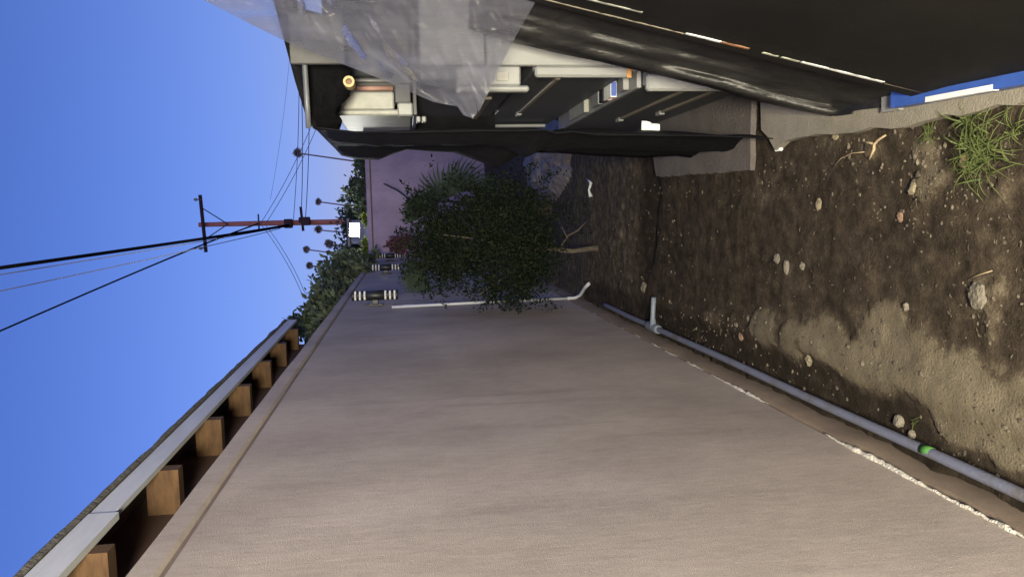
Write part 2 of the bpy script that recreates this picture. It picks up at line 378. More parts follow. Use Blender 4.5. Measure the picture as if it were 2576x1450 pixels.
# concrete slab under the lean-to, and the kerb in front of it
def rough_slab(name, outline, z0, z1, m_, jit=.006, label=None):
    pts = []
    n = len(outline)
    for i in range(n):
        a = Vector(outline[i]); b = Vector(outline[(i + 1) % n]); k = max(1, int((b - a).length / .05))
        for q in range(k):
            p = a.lerp(b, q / k); pts.append((p.x + random.uniform(-jit, jit), p.y + random.uniform(-jit, jit)))
    bm = bmesh.new(); top = [bm.verts.new((x, y, z1 + random.uniform(-.002, .002))) for x, y in pts]
    f = bm.faces.new(top)
    if f.normal.z < 0: bmesh.ops.reverse_faces(bm, faces=[f])
    bm.normal_update()
    if f.normal.z < 0: f.normal_flip()
    ex = bmesh.ops.extrude_face_region(bm, geom=[f])
    for v in [g for g in ex['geom'] if isinstance(g, bmesh.types.BMVert)]: v.co.z = z1
    for v in top: v.co.z = z0; 
    for v in top: v.co.x += 0
    o = bm_obj(name, bm, m_); o['kind'] = 'structure'
    if label: o['label'] = label
    return o
rough_slab('slab', [(.15, 2.97), (2.6, 2.9), (2.6, 5.2), (.42, 5.2), (.30, 4.2), (.18, 4.15)], -.08, .022, M['slab'])
rough_slab('kerb', [(.215, .6), (.22, 1.55), (.215, 1.99), (.235, 2.45), (.245, 2.62), (.21, 2.74), (.3, 2.86), (2.6, 2.86), (2.6, .6)], -.1, .03, M['kerb'], .008)

# ------------------------------------------------------------------ left wall, back wall
w = thing('stucco_wall', 'long pinkish grey stucco garden wall running down the yard', 'wall', (WX - .08, 5, 0))
def stucco_run(name, x0, x1, y0, y1, z0, z1, m_, parent):   # a gently uneven plastered slab
    return box(name, (x0, x1), (y0, y1), (z0, z1), m_, parent, .006)
stucco_run('wall_panel', WX - .16, WX, -3, YB - .01, .105, 1.916, M['stucco'], w)
# cap: uneven rounded coping, set slightly proud, with a soft recess under it
V, Fc = [], []
ys = np.arange(-3, YB - .01, .12)
prof = [(-.17, 1.926), (-.17, 1.985), (-.16, 1.992), (-.002, 1.992), (.004, 1.987), (.005, 1.934), (-.004, 1.926)]
for y in ys:
    for px, pz in prof:
        V.append((WX + px + .004 * noise.noise((y * 2, px * 9, 1)), y, pz + .005 * noise.noise((y * 1.3, px, 4))))
k = len(prof)
for i in range(len(ys) - 1):
    for j in range(k): Fc.append((i * k + j, i * k + (j + 1) % k, (i + 1) * k + (j + 1) % k, (i + 1) * k + j))
mesh_obj('coping', V, Fc, M['stucco'], w)
box('coping_joint', (WX - .15, WX - .006), (-3, YB - .02), (1.905, 1.945), mat('joint_brown', (.19, .145, .115), .95, var=.2), w, 0)  # recessed joint strip, browner and darker than the plaster
# plinth below the plaster
V, Fc = [], []
ys = np.arange(-3, YB - .01, .06)
for y in ys:
    o = .012 + .008 * noise.noise((y * 3, 2, 1)); t = .10 + .012 * noise.noise((y * 4, 7, 1))
    for px, pz in ((-.1, -.12), (.010 + o * .6, -.10), (.006 + o * .6, .02), (o * .5 + .003, t - .01), (o * .5 - .008, t), (-.1, t)):
        V.append((WX + px, y, pz))
for i in range(len(ys) - 1):
    for j in range(6): Fc.append((i * 6 + j, i * 6 + (j + 1) % 6, (i + 1) * 6 + (j + 1) % 6, (i + 1) * 6 + j))
mesh_obj('plinth', V, Fc, M['plinth'], w, True)
# white mortar bead squeezed out along the bottom of the plaster, broken in places
rs = random.Random(3)
pts, rr = [], []
def flush():
    global pts, rr
    if len(pts) > 3:
        rr[0] *= .3; rr[-1] *= .3; tube('mortar_bead', pts, rr, M['bead'], w, 6)
    pts, rr = [], []
yy = .3
while yy < 5.6:
    lvl = .55 + .9 * noise.noise((yy * 2.3, 5, 1)) + .5 * noise.noise((yy * 7, 2, 6)) - .10 * yy
    if yy < 2.05: lvl = max(lvl, .35) + .15
    th = max(0, min(1.2, lvl)) * .0085 * (1 + .7 * noise.noise((yy * 24, 3, 3))) * rs.uniform(.85, 1.15)
    if th > .0012:
        pts.append((WX + .003 + rs.uniform(-.002, .002), yy, .110 + .009 * noise.noise((yy * 5, 1, 1)) + rs.uniform(-.0012, .0012))); rr.append(th)
    else: flush()
    yy += .012
flush()

bw = thing('back_wall', 'stucco wall, tinted mauve for dusk light, closing the far end of the yard', 'wall', (1, YB + .08, 0))
box('wall_panel', (WX - .4, 4.5), (YB, YB + .15), (-.1, 1.965), M['stucco_back'], bw)
box('coping', (WX - .4, 4.5), (YB - .022, YB + .17), (1.985, 2.06), M['stucco_back'], bw, .01)
box('coping_joint', (WX - .3, 4.4), (YB + .012, YB + .13), (1.955, 1.99), M['plinth'], bw, 0)
post = tag(box('corner_trim', (WX + .002, WX + .055), (YB - .075, YB - .022), (0, 1.97), M['white_enamel'], None, .004), 'thin white vertical strip in the far corner of the stucco walls', 'trim')

# ------------------------------------------------------------------ pipes on and by the wall
wp = thing('white_conduit', 'thin white plastic pipe running up the stucco wall to the nearest sconce', 'pipe', (WX + .02, 6.0, 0))
tube('riser', [(WX + .02, 5.92, 1.53), (WX + .02, 6.0, .9), (WX + .02, 6.06, .12)], .0115, M['white_pvc'], wp, 10)
tube('elbow', [(WX + .02, 6.06, .13), (WX + .022, 6.07, .06), (WX + .05, 6.02, .03), (WX + .12, 5.9, .02), (WX + .16, 5.8, .012)], .0135, M['white_pvc'], wp, 10)

bp_ = thing('blue_pipe', 'long blue grey plastic pipe lying along the foot of the stucco wall', 'pipe', (WX + .06, 3, 0))
pts = []
for i in range(60):
    yy = .6 + i * (5.3 - .6) / 59
    pts.append((WX + .062 + .006 * noise.noise((yy * 1.1, 0, 2)) - .03 * max(0, yy - 4.2) * .3, yy, .040 - .028 * max(0, yy - 4.6) + .004 * noise.noise((yy, 3, 3))))
tube('pipe_run', pts, .0148, M['blue_pvc'], bp_, 12)
tube('green_band', [(WX + .0625, 1.815, .041), (WX + .0625, 1.855, .041)], .0152, M['green_paint'], bp_, 12)
tube('tee_fitting', [(WX + .06, 4.05, .04), (WX + .06, 4.07, .04), (WX + .06, 4.22, .04), (WX + .06, 4.24, .04)], [.0225, .025, .025, .0225], M['grey_pvc'], bp_, 12)
tube('branch_pipe', [(WX + .065, 4.13, .045), (WX + .12, 4.13, .048), (WX + .235, 4.10, .052)], [.022, .0135, .0135], M['grey_pvc'], bp_, 12)

# ------------------------------------------------------------------ wall sconces
def sconce(y, label):
    x = WX + .085; z0 = 1.47
    s = thing('wall_sconce', label, 'wall lamp', (x, y, z0), 'black up and down sconces on the stucco wall')
    r = .040
    def ring(nm, za, zb, rad, m_, par=s):
        return tube(nm, [(x, y, za), (x, y, za + .002), (x, y, zb - .002), (x, y, zb)], [rad * .95, rad, rad, rad * .95], m_, par, 16)
    ring('lamp_body', 1.592, 1.738, r, M['black_metal'])
    z = 1.47
    for base, dirn in ((1.592, -1), (1.738, 1)):
        z = base
        for k in range(3):
            za, zb = sorted((z, z + dirn * .018))
            parts = []
            for q in range(9):                       # a ring of crystal beads
                an = 2 * math.pi * q / 9 + k * .3
                bm = bmesh.new(); bmesh.ops.create_icosphere(bm, subdivisions=1, radius=.0115)
                c = Vector((x + math.cos(an) * .027, y + math.sin(an) * .027, (za + zb) / 2))
                parts.append(([v.co + c for v in bm.verts], [tuple(v.index for v in f.verts) for f in bm.faces])); bm.free()
            V, Fc = join_geo(parts)
            mesh_obj('crystal_ring', V, Fc, M['crystal'], s)
            z += dirn * .018
            za, zb = sorted((z, z + dirn * .0185)); ring('black_ring', za, zb, r, M['black_metal']); z += dirn * .0185
    tube('core', [(x, y, 1.48), (x, y, 1.85)], .012, M['black_metal'], s, 8)
    box('back_plate', (WX + .001, WX + .016), (y - .035, y + .035), (1.60, 1.74), M['black_metal'], s)
    box('bracket', (WX + .014, x - .03), (y - .014, y + .014), (1.64, 1.69), M['black_metal'], s)
sconce(6.22, 'nearest black wall sconce with crystal rings, above the white pipe')
sconce(9.55, 'middle black wall sconce with crystal rings, under the overhanging bush')
sconce(12.25, 'farthest black wall sconce with crystal rings, beside the far corner')

# ------------------------------------------------------------------ neighbour's house eave
EX = -0.90
h = thing('neighbour_house', 'neighbouring house eave with white fascia and brown rafter tails above the wall', 'house', (EX - 2, 3, 0))
box('house_wall', (EX - .32, EX - .19), (-3, 6.75), (0, 2.5), M['siding'], h, 0)
ya, yb = -3.0, 6.95
def ez(y): return .013 * (y - 2.5)
V, Fc = [], []
ys = np.arange(ya, yb, .05)
for y in ys:   # shingle edge, slightly ragged, thicker than the drip edge
    a = .012 * noise.noise((y * 3, 1, 0)) + .006 * noise.noise((y * 11, 1, 0))
    e_ = ez(y); V += [(EX + .006 + a * .6, y, 2.406 + e_), (EX + .012 + a * .6, y, 2.422 + e_), (EX + .006 + a * .6, y, 2.431 + a * .5 + e_), (EX - 3.2, y, 3.50 + e_), (EX - 3.2, y, 3.46 + e_)]
for i in range(len(ys) - 1):
    for j in range(5): Fc.append((i * 5 + j, i * 5 + (j + 1) % 5, (i + 1) * 5 + (j + 1) % 5, (i + 1) * 5 + j))
Fc += [tuple(range(5)), tuple(range((len(ys) - 1) * 5, len(ys) * 5))[::-1]]
rf = mesh_obj('roof', V, Fc, M['shingle'], h)
def eave_box(name, x0, x1, y0, y1, z0, z1, m_):
    V = [(x, y, z + ez(y)) for y in (y0, y1) for x, z in ((x0, z0), (x1, z0), (x1, z1), (x0, z1))]
    return mesh_obj(name, V, [(0, 1, 2, 3), (7, 6, 5, 4), (0, 4, 5, 1), (1, 5, 6, 2), (2, 6, 7, 3), (3, 7, 4, 0)], m_, h)
eave_box('fascia', EX - .02, EX, 2.462, yb, 2.327, 2.403, M['fascia'])
eave_box('fascia', EX - .02, EX + .003, ya, 2.458, 2.315, 2.403, M['fascia'])
V = [(x, y, z + ez(y)) for x, y, z in ((EX - .022, ya, 2.392), (EX - .022, yb, 2.392), (EX - 2.6, yb, 3.245), (EX - 2.6, ya, 3.245), (EX - .022, ya, 2.398), (EX - .022, yb, 2.398), (EX - 2.6, yb, 3.255), (EX - 2.6, ya, 3.255))]
mesh_obj('roof_deck', V, [(0, 1, 2, 3), (4, 7, 6, 5), (0, 4, 5, 1), (1, 5, 6, 2), (2, 6, 7, 3), (3, 7, 4, 0)], M['soffit'], h)
y0r = onX(450, 1180, EX - .022).y
for k in range(-4, 6):
    y = y0r + k * .712
    if y > yb - .05: continue
    V = []
    for yy in (y, y + .06):
        e_ = ez(yy); V += [(EX - .022, yy, 2.264 + e_), (EX - .022, yy, 2.380 + e_), (EX - .20, yy, 2.380 + e_), (EX - .20, yy, 2.264 + e_)]
    mesh_obj('rafter_tail', V, [(0, 1, 2, 3), (7, 6, 5, 4), (0, 4, 5, 1), (1, 5, 6, 2), (2, 6, 7, 3), (3, 7, 4, 0)], M['rafter'], h)

# ------------------------------------------------------------------ foliage builders
def leaves(name, mat_, centers, size, parent=None, aspect=.45, up_bias=.3, jitter=.35, tone=None):
    V, Fc, T = [], [], []
    for c in centers:
        d = Vector((random.gauss(0, 1), random.gauss(0, 1), random.gauss(0, 1) + up_bias)).normalized()
        a = d.orthogonal().normalized(); a.rotate(Matrix.Rotation(random.uniform(0, 6.28), 3, d)); n = d.cross(a)
        L_ = size * random.uniform(1 - jitter, 1 + jitter); W_ = L_ * aspect
        o = len(V)
        c = Vector(c)
        V += [c, c + d * L_ * .45 + a * W_ * .5 + n * W_ * .12, c + d * L_, c + d * L_ * .45 - a * W_ * .5 + n * W_ * .12]
        Fc += [(o, o + 1, o + 2), (o, o + 2, o + 3)]
        t = random.random() if tone is None else tone(c)
        T += [t] * 4
    ob = mesh_obj(name, V, Fc, mat_, parent)
    a = ob.data.attributes.new('tone', 'FLOAT', 'POINT'); a.data.foreach_set('value', np.array(T, dtype=np.float32))
    return ob
def clump_points(n, blobs, shell=.55, seed=1):
    """n points gathered in small clumps inside a set of ellipsoids (cx,cy,cz,rx,ry,rz)"""
    r_ = random.Random(seed); pts = []
    vol = [b[3] * b[4] * b[5] for b in blobs]; clumps = []
    for _ in range(max(8, min(560, n // 26))):
        b = r_.choices(blobs, vol)[0]
        d = Vector((r_.gauss(0, 1), r_.gauss(0, 1), r_.gauss(0, 1))).normalized() * (shell + (1.05 - shell) * r_.random())
        clumps.append((Vector((b[0] + d.x * b[3], b[1] + d.y * b[4], b[2] + d.z * b[5])), min(b[3:]) * .22))
    for _ in range(n):
        c, s = r_.choice(clumps); pts.append(c + Vector((r_.gauss(0, s), r_.gauss(0, s), r_.gauss(0, s))))
    return pts

# ------------------------------------------------------------------ small dense tree in the yard
tx, ty_ = -.28, 5.55
t = thing('citrus_tree', 'dense dark green small tree standing in the middle of the yard', 'tree', (tx, ty_, 0))
tube('trunk', [(tx, ty_, -.05), (tx + .004, ty_, .04), (tx - .012, ty_ - .01, .2), (tx + .01, ty_ - .02, .36), (tx - .005, ty_, .55), (tx + .03, ty_, .8), (tx + .02, ty_, 1.05)],
     [.028, .021, .018, .019, .017, .014, .008], M['bark'], t, 10)
for a, b_, c in [((tx, ty_, .5), (tx - .2, ty_ - .1, .75), (tx - .33, ty_ - .12, .95)), ((tx, ty_, .55), (tx + .2, ty_ + .05, .7), (tx + .38, ty_, .9)), ((tx, ty_, .6), (tx + .1, ty_ - .18, .9), (tx + .14, ty_ - .3, 1.15)),
                 ((tx, ty_, .3), (tx + .09, ty_ - .04, .24), (tx + .2, ty_ - .06, .30)), ((tx, ty_, .65), (tx - .1, ty_ + .15, 1.0), (tx - .12, ty_ + .1, 1.3)), ((tx + .1, ty_ - .04, .24), (tx + .14, ty_ - .05, .16), (tx + .2, ty_ - .05, .10))]:
    tube('branch', [a, b_, c], [.008, .006, .003], M['bark'], t, 6)
blobs = [(-.20, 5.5, .95, .33, .32, .40), (-.40, 5.48, .72, .24, .3, .30), (.03, 5.5, .80, .22, .3, .28), (-.22, 5.5, .50, .30, .30, .20), (-.50, 5.45, .62, .15, .2, .22), (-.1, 5.5, 1.22, .26, .28, .20), (-.38, 5.5, 1.12, .2, .25, .2), (.10, 5.55, .55, .15, .2, .2)]
sprigs = []
for a, b_, n in [((-.55, 5.4, .72), (-.70, 5.35, .60), 70), ((-.60, 5.4, .55), (-.68, 5.35, .40), 40), ((-.15, 5.4, 1.3), (-.2, 5.35, 1.5), 30), ((.1, 5.4, .42), (.05, 5.4, .12), 60), ((-.05, 5.4, .4), (-.02, 5.38, .18), 60)]:
    for _ in range(n): sprigs.append(Vector(a).lerp(Vector(b_), random.random()) + Vector([random.gauss(0, .022) for _ in range(3)]))
rsh = random.Random(77)
for _ in range(150):
    b9 = rsh.choice(blobs); d9 = Vector((rsh.gauss(0, 1), rsh.gauss(0, .7), rsh.gauss(.15, 1))).normalized()
    a9 = Vector((b9[0] + d9.x * b9[3] * .9, b9[1] + d9.y * b9[4] * .9, b9[2] + d9.z * b9[5] * .9)); L9 = rsh.uniform(.10, .26)
    for q9 in range(22):
        u9 = rsh.random(); sprigs.append(a9 + d9 * L9 * u9 + Vector((0, 0, -.05 * u9 * u9)) + Vector([rsh.gauss(0, .012) for _ in range(3)]))
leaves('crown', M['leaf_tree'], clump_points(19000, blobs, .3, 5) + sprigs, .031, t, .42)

# fan palm behind the tree
def fan_leaf(parent, base, tip, width, nseg=17, m_=None, droop=.12, face=None):
    base = Vector(base); tip = Vector(tip); ax = (tip - base); Ln = ax.length; ax.normalize()
    view = Vector(face) if face else Vector((0, -1, .25)); side = ax.cross(view).normalized(); nrm = side.cross(ax).normalized()
    V, Fc, T = [], [], []
    for k in range(nseg):
        an = (k / (nseg - 1) - .5) * width
        d = ax * math.cos(an) + side * math.sin(an); p = d.cross(nrm).normalized()
        L_ = Ln * (1 - .16 * abs(an) / (width / 2)) * random.uniform(.9, 1.06)
        o = len(V); wd = Ln * .034
        for s, wf in ((.03, .35), (.45, 1.0), (.75, .75), (1.0, .05)):
            c = base + d * L_ * s + Vector((0, 0, -1)) * droop * Ln * s ** 3 * 1.3
            V += [c + p * wd * wf + nrm * .006, c, c - p * wd * wf + nrm * .006]; T += [.25 + .6 * random.random()] * 3
        for q in range(3):
            a = o + q * 3
            Fc += [(a, a + 1, a + 4, a + 3), (a + 1, a + 2, a + 5, a + 4)]
    ob = mesh_obj('fan_leaf', V, Fc, m_ or M['leaf_palm'], parent)
    at_ = ob.data.attributes.new('tone', 'FLOAT', 'POINT'); at_.data.foreach_set('value', np.array(T, dtype=np.float32))
    return ob
pbx, pby = .02, 7.4
p_ = thing('fan_palm', 'young fan palm with spread grey green leaves behind the small tree', 'palm', (pbx, pby, 0))
tube('trunk', [(pbx, pby, -.05), (pbx, pby, .3), (pbx + .01, pby, .6)], [.09, .08, .06], M['bark'], p_, 10)
def frond(bpx, bpy_, tpx, tpy, Yd, width, droop=.1):
    b_ = onY(bpx, bpy_, Yd); t_ = onY(tpx, tpy, Yd - .15)
    tube('leaf_stalk', [(pbx, pby, .58), Vector((pbx, pby, .6)).lerp(b_, .5) + Vector((0, 0, .06)), b_], [.014, .010, .007], M['leaf_palm'], p_, 6)
    fan_leaf(p_, b_, t_, width, droop=droop)
frond(1120, 500, 1085, 405, 7.6, 2.6)
frond(1150, 480, 1170, 392, 7.7, 2.4, .2)
frond(1070, 540, 992, 512, 7.4, 1.3)
frond(1090, 540, 1030, 470, 7.5, 1.8)
frond(1062, 672, 1030, 752, 7.3, 1.35, .02)
frond(1090, 660, 1000, 690, 7.3, .8, .02)
frond(1200, 500, 1240, 430, 7.6, 2.2, .3)
frond(1120, 580, 1040, 560, 7.8, 2.2, .1)

# red-leaved shrub at the far end
b_ = onY(1010, 615, 10.5)
rl = thing('red_shrub', 'small reddish leaved shrub in front of the far dusk-tinted wall', 'shrub', (b_.x, 10.5, 0))
tube('stem', [(b_.x, 10.5, -.03), (b_.x + .02, 10.5, .8), (b_.x, 10.5, 1.45)], [.02, .014, .006], M['bark'], rl, 6)
leaves('crown', M['leaf_red'], clump_points(420, [(b_.x, 10.5, 1.50, .14, .12, .17), (b_.x + .06, 10.5, 1.3, .15, .12, .18)], .4, 11), .07, rl, .6)
# bare dark twig plant against the back wall
b_ = onY(965, 462, 12.6); c_ = onY(1035, 505, 12.4)
tw = thing('dry_stalk', 'bare dark curved stalk against the far dusk-tinted wall', 'plant', (c_.x, 12.4, 0))
tube('stem', [(c_.x - .05, 12.4, 0), c_, c_.lerp(b_, .5) + Vector((.03, 0, 0)), b_], [.018, .016, .016, .01], M['leaf_palm'], tw, 6)

# ------------------------------------------------------------------ bushes over the walls
def bush(name, label, trunk, blobs, n, size, m_, seed, group=None):
    o = thing(name, label, 'bush', (trunk[0], trunk[1], 0), group)
    tube('trunk', [(trunk[0], trunk[1], -.05), (trunk[0] + .03, trunk[1], trunk[2] * .6), (trunk[0], trunk[1], trunk[2])], [.05, .04, .02], M['bark'], o, 8)
    leaves('crown', m_, clump_points(n, blobs, .3, seed), size, o, .5)
    return o
bush('leafy_bush', 'bright green leafy bush rising behind the wall beside the house eave', (-1.25, 7.9, 2.2), [(-1.08, 7.9, 2.22, .24, .45, .30), (-.95, 8.2, 2.16, .16, .45, .26), (-1.12, 8.0, 2.45, .16, .3, .18), (-1.05, 7.4, 2.12, .16, .3, .14)], 2300, .085, M['leaf_bush'], 21)
bush('leafy_bush', 'large grey green bush spilling over the wall near the middle sconce', (-1.2, 10.3, 2.2), [(-1.0, 9.9, 2.25, .34, .7, .34), (-.85, 10.8, 2.2, .32, .7, .36), (-.72, 10.2, 1.98, .16, .5, .14), (-.80, 11.6, 2.15, .32, .6, .34), (-.64, 11.8, 2.0, .2, .4, .16), (-1.1, 9.3, 2.3, .22, .5, .3)], 6000, .085, M['leaf_bush'], 22)
bush('leafy_bush', 'dark green bush behind the far corner, left of the floodlight', (-.9, 15.2, 2.2), [(-1.2, 15.2, 2.42, .42, .5, .5), (-1.0, 15.6, 2.25, .28, .4, .3)], 2200, .10, M['leaf_back'], 23)
bush('background_tree', 'dark tree mass behind the floodlight and grey outbuilding', (-.3, 21, 2.4), [(-.9, 21, 2.75, .7, .5, .55), (-.1, 21, 2.7, .6, .5, .45), (.6, 21.3, 2.6, .5, .5, .4)], 3000, .13, M['leaf_back'], 25)
def hedge(px0, px1, top, label, seed, yd=15.0):
    a = onY(900, px0, yd); b2 = onY(900, px1, yd)
    bl = []
    r_ = random.Random(seed); n = 6
    for i in range(n):
        q = (i + .5) / n; x = a.x + (b2.x - a.x) * q
        bl.append((x, yd + r_.uniform(-.3, .3), 2.08 + r_.uniform(-.05, .05), abs(a.x - b2.x) / n * .9, .4, top - 2.08 + r_.uniform(-.12, .08)))
    bush('hedge_shrub', label, ((a.x + b2.x) / 2, yd, 2.0), bl, 2600, .085, M['leaf_back'], seed)
hedge(380, 470, 2.50, 'ragged grey green shrub above the back wall, nearest the black curtain', 31)
hedge(455, 540, 2.52, 'ragged grey green shrub above the back wall, right of the floodlight', 32)
# low bright plants in the floodlight, along the top of the back wall
for i, (py, lab) in enumerate(((552, 'floodlit yellow green plant above the back wall, right of the floodlight'), (610, 'floodlit yellow green plant above the back wall, under the floodlight'), (635, 'floodlit green plant at the far corner of the walls'))):
    c = onY(922, py, 14.3)
    bush('floodlit_plant', lab, (c.x, 14.3, 1.95), [(c.x, 14.3, 2.12, .13, .12, .07)], 320, .06, leaf_mat('bright_leaf_%d' % i, (.10, .14, .02), (.26, .30, .05), .5) if i == 0 else bpy.data.materials['bright_leaf_0'], 40 + i)

# ------------------------------------------------------------------ grey shed and floodlight past the back wall
s0 = onY(880, 560, 17.5); s1 = onY(935, 612, 17.5)
sh = thing('grey_shed', 'small blue grey outbuilding behind the back wall', 'shed', ((s0.x + s1.x) / 2, 18.2, 0))
box('wall', (s1.x, s0.x + .05), (17.5, 19), (0, 2.63), M['shed'], sh, .01)
box('roof', (s1.x - .06, s0.x + .1), (17.42, 19.1), (2.635, 2.70), M['galv'], sh, .01)
box('door', (s1.x + .12, s0.x - .1), (17.47, 17.497), (.05, 2.1), M['galv'], sh, .01)
fl = onY(892, 578, 17.3)
f_ = thing('floodlight', 'glaring white square floodlight beyond the back wall', 'lamp', (fl.x, 17.3, fl.z))
bm = bmesh.new()
# slightly irregular lit face, tilted down
fw, fh = .15, .115
pan = [(-fw, -fh * .9), (fw * .9, -fh), (fw, fh * .8), (-fw * .85, fh)]
V = [(fl.x + a, 17.20 + b2 * .25, fl.z + b2) for a, b2 in pan] + [(fl.x + a * .8, 17.33, fl.z + b2 * .8) for a, b2 in pan]
mesh_obj('lit_panel', [(x, y - .004, z) for x, y, z in [(v[0], v[1], v[2]) for v in V[:4]]] + [(fl.x + a * .97, 17.215 + b2 * .25, fl.z + b2 * .97) for a, b2 in pan], [(3, 2, 1, 0), (4, 5, 6, 7), (0, 1, 5, 4), (1, 2, 6, 5), (2, 3, 7, 6), (3, 0, 4, 7)], emit('floodlight_glow', (1, 1, .97), 14), f_)
mesh_obj('housing', [(fl.x + a * 1.05, 17.222 + b2 * .25, fl.z + b2 * 1.05) for a, b2 in pan] + V[4:], [(3, 2, 1, 0), (4, 5, 6, 7), (0, 1, 5, 4), (1, 2, 6, 5), (2, 3, 7, 6), (3, 0, 4, 7)], M['black_metal'], f_)
tube('bracket', [(fl.x, 17.33, fl.z), (fl.x, 17.40, fl.z - .02), (fl.x, 17.5, fl.z - .05)], .02, M['black_metal'], f_, 8)
ld = bpy.data.lights.new('floodlight_lamp', 'SPOT'); lo = bpy.data.objects.new('floodlight_lamp', ld); COL.objects.link(lo)
ld.energy = 230; ld.spot_size = R(150); ld.spot_blend = .6; ld.shadow_soft_size = .12; ld.color = (1, 1, .92)
lo.location = (fl.x, 17.12, fl.z); lo.rotation_euler = (R(55), 0, 0)
lo.rotation_euler = Vector((0.0, -1, -.45)).to_track_quat('-Z', 'Y').to_euler()

# ------------------------------------------------------------------ utility pole and wires
PY = 28.0
top = onY(500, 565, PY); 
up_ = thing('utility_pole', 'tall reddish timber utility pole with one crossarm', 'utility pole', (top.x, PY, 0))
tube('pole_shaft', [(top.x - .03, PY, -.5), (top.x - .02, PY, 3), (top.x, PY, 6), (top.x, PY, top.z)], [.12, .105, .095, .08], M['pole'], up_, 14)
a0 = onY(503, 490, PY - .2); a1 = onY(518, 634, PY - .2)
V, Fc = tube_geo([a0, a1], .062, 4); mesh_obj('crossarm', V, Fc, M['arm'], up_)
for q, s in ((.08, 1), (.93, 1)):
    c = a0.lerp(a1, q); tube('insulator', [c, c + Vector((0, 0, .10)), c + Vector((0, 0, .13)), c + Vector((0, 0, .2)), c + Vector((0, 0, .22))], [.02, .02, .055, .045, .02], M['white_dirty'], up_, 8)
mid = a0.lerp(a1, .5)
for q in (.22, .78): tube('brace', [a0.lerp(a1, q), (top.x, PY - .15, top.z - 1.0)], .02, M['galv'], up_, 5)
for px, py, sz in ((725, 562, .16), (770, 556, .15), (758, 553, .1)):
    c = onY(px, py, PY - .25); box('bolted_fitting', (c.x - sz, c.x + sz), (PY - .35, PY - .12), (c.z - sz * .9, c.z + sz * .9), M['arm'], up_, .03)
c = onY(757, 552, PY - .25); tube('side_arm', [(c.x + .45, PY - .2, c.z), (c.x - .4, PY - .2, c.z - .05)], .05, M['arm'], up_, 6)
c = onY(650, 560, PY - .25); tube('step_bolt', [(c.x - .3, PY - .2, c.z), (c.x + .3, PY - .2, c.z)], .03, M['galv'], up_, 5)

def wire(label, p0, p1, r0, r1, sag=.15, m_=None):
    a, b2 = Vector(p0), Vector(p1)
    pts = []; n = 14
    for i in range(n + 1):
        s = i / n; p = a.lerp(b2, s); p.z -= 4 * sag * s * (1 - s); pts.append(p)
    o = tube('overhead_wire', pts, [r0 + (r1 - r0) * i / n for i in range(n + 1)], m_ or M['wire'], None, 6)
    return tag(o, label, 'wire', 'overhead wires on the utility pole')
wire('thickest black cable sloping from the pole to the top of the sky', onY(728, 566, PY), onY(-40, 679, 7), .045, .017, .12)
wire('thin wire just below the thickest black cable', onY(715, 570, PY), onY(-40, 697, 7), .012, .0045, .1, M['wire_blue'])
wire('thin wire third from the thickest black cable', onY(705, 574, PY), onY(-40, 740, 7), .012, .0045, .15, M['wire_blue'])
wire('dark wire sloping lowest across the sky above the house eave', onY(650, 562, PY), onY(-60, 858, 7), .028, .0085, -.12)
wire('upper of two close wires running right from the pole behind the black lean-to', onY(655, 562, PY), onY(790, 300, 24), .010, .009, .1, M['wire_blue'])
wire('lower of two close wires running right from the pole behind the black lean-to', onY(668, 562, PY), onY(800, 312, 24), .010, .009, .1, M['wire_blue'])
wire('wire running right from the pole past the tallest palm crown', onY(737, 562, PY), onY(752, 200, 26), .012, .012, .05, M['wire_blue'])
wire('middle wire running level right from the pole', onY(757, 545, PY), onY(757, 200, 26), .015, .014, .05, M['wire_blue'])
wire('lowest wire running level right from the pole', onY(768, 552, PY), onY(777, 200, 26), .015, .014, .05, M['wire_blue'])
wire('faint wire crossing the sky high above the palms', onY(680, 500, 40), onY(732, 100, 34), .008, .007, .1, M['wire_blue'])
wire('upper of two wires dropping left from the pole towards the bushes', onY(658, 566, PY), onY(762, 745, 24), .009, .009, .1, M['wire_blue'])
wire('lower of two wires dropping left from the pole towards the bushes', onY(668, 566, PY), onY(766, 735, 24), .009, .009, .1, M['wire_blue'])

# ------------------------------------------------------------------ far fan palms
def far_palm(px, py, bx, by, Yd, rad, label):
    t_ = onY(px, py, Yd); b2 = onY(bx, by, Yd)
    lean = (t_.x - b2.x) / (t_.z - b2.z)
    x0 = t_.x - lean * t_.z
    o = thing('tall_palm', label, 'palm', (x0, Yd, 0), 'tall palms on the skyline')
    tube('trunk', [(x0, Yd, 0), ((x0 + t_.x) / 2, Yd, t_.z / 2), t_], [.10, .08, .07], M['palm_trunk'], o, 8)
    V, Fc, T = [], [], []
    rr = random.Random(int(px * 7 + py))
    for k in range(22):
        d = Vector((rr.gauss(0, 1), rr.gauss(0, 1), rr.gauss(.25, .8))).normalized()
        c = t_ + d * rad * rr.uniform(.02, .35)
        s = d.cross(Vector((0, 1, .2))).normalized(); n = s.cross(d).normalized()
        for j in range(7):
            an = (j / 6 - .5) * 2.4; e = (d * math.cos(an) + s * math.sin(an)) * rad * rr.uniform(.55, .8) + Vector((0, 0, -rad * .1))
            w_ = e.cross(n).normalized() * rad * .06; o_ = len(V)
            V += [c + w_ * .6, c + e * .5 + w_, c + e, c + e * .5 - w_, c - w_ * .6]; Fc += [(o_, o_ + 1, o_ + 2, o_ + 3, o_ + 4)]; T += [rr.random()] * 5
        V0, F0 = tube_geo([t_, c], rad * .02, 4); o_ = len(V); V += V0; Fc += [tuple(i + o_ for i in q) for q in F0]; T += [.3] * len(V0)
    ob = mesh_obj('crown', V, Fc, M['leaf_far'], o)
    at_ = ob.data.attributes.new('tone', 'FLOAT', 'POINT'); at_.data.foreach_set('value', np.array(T, dtype=np.float32))
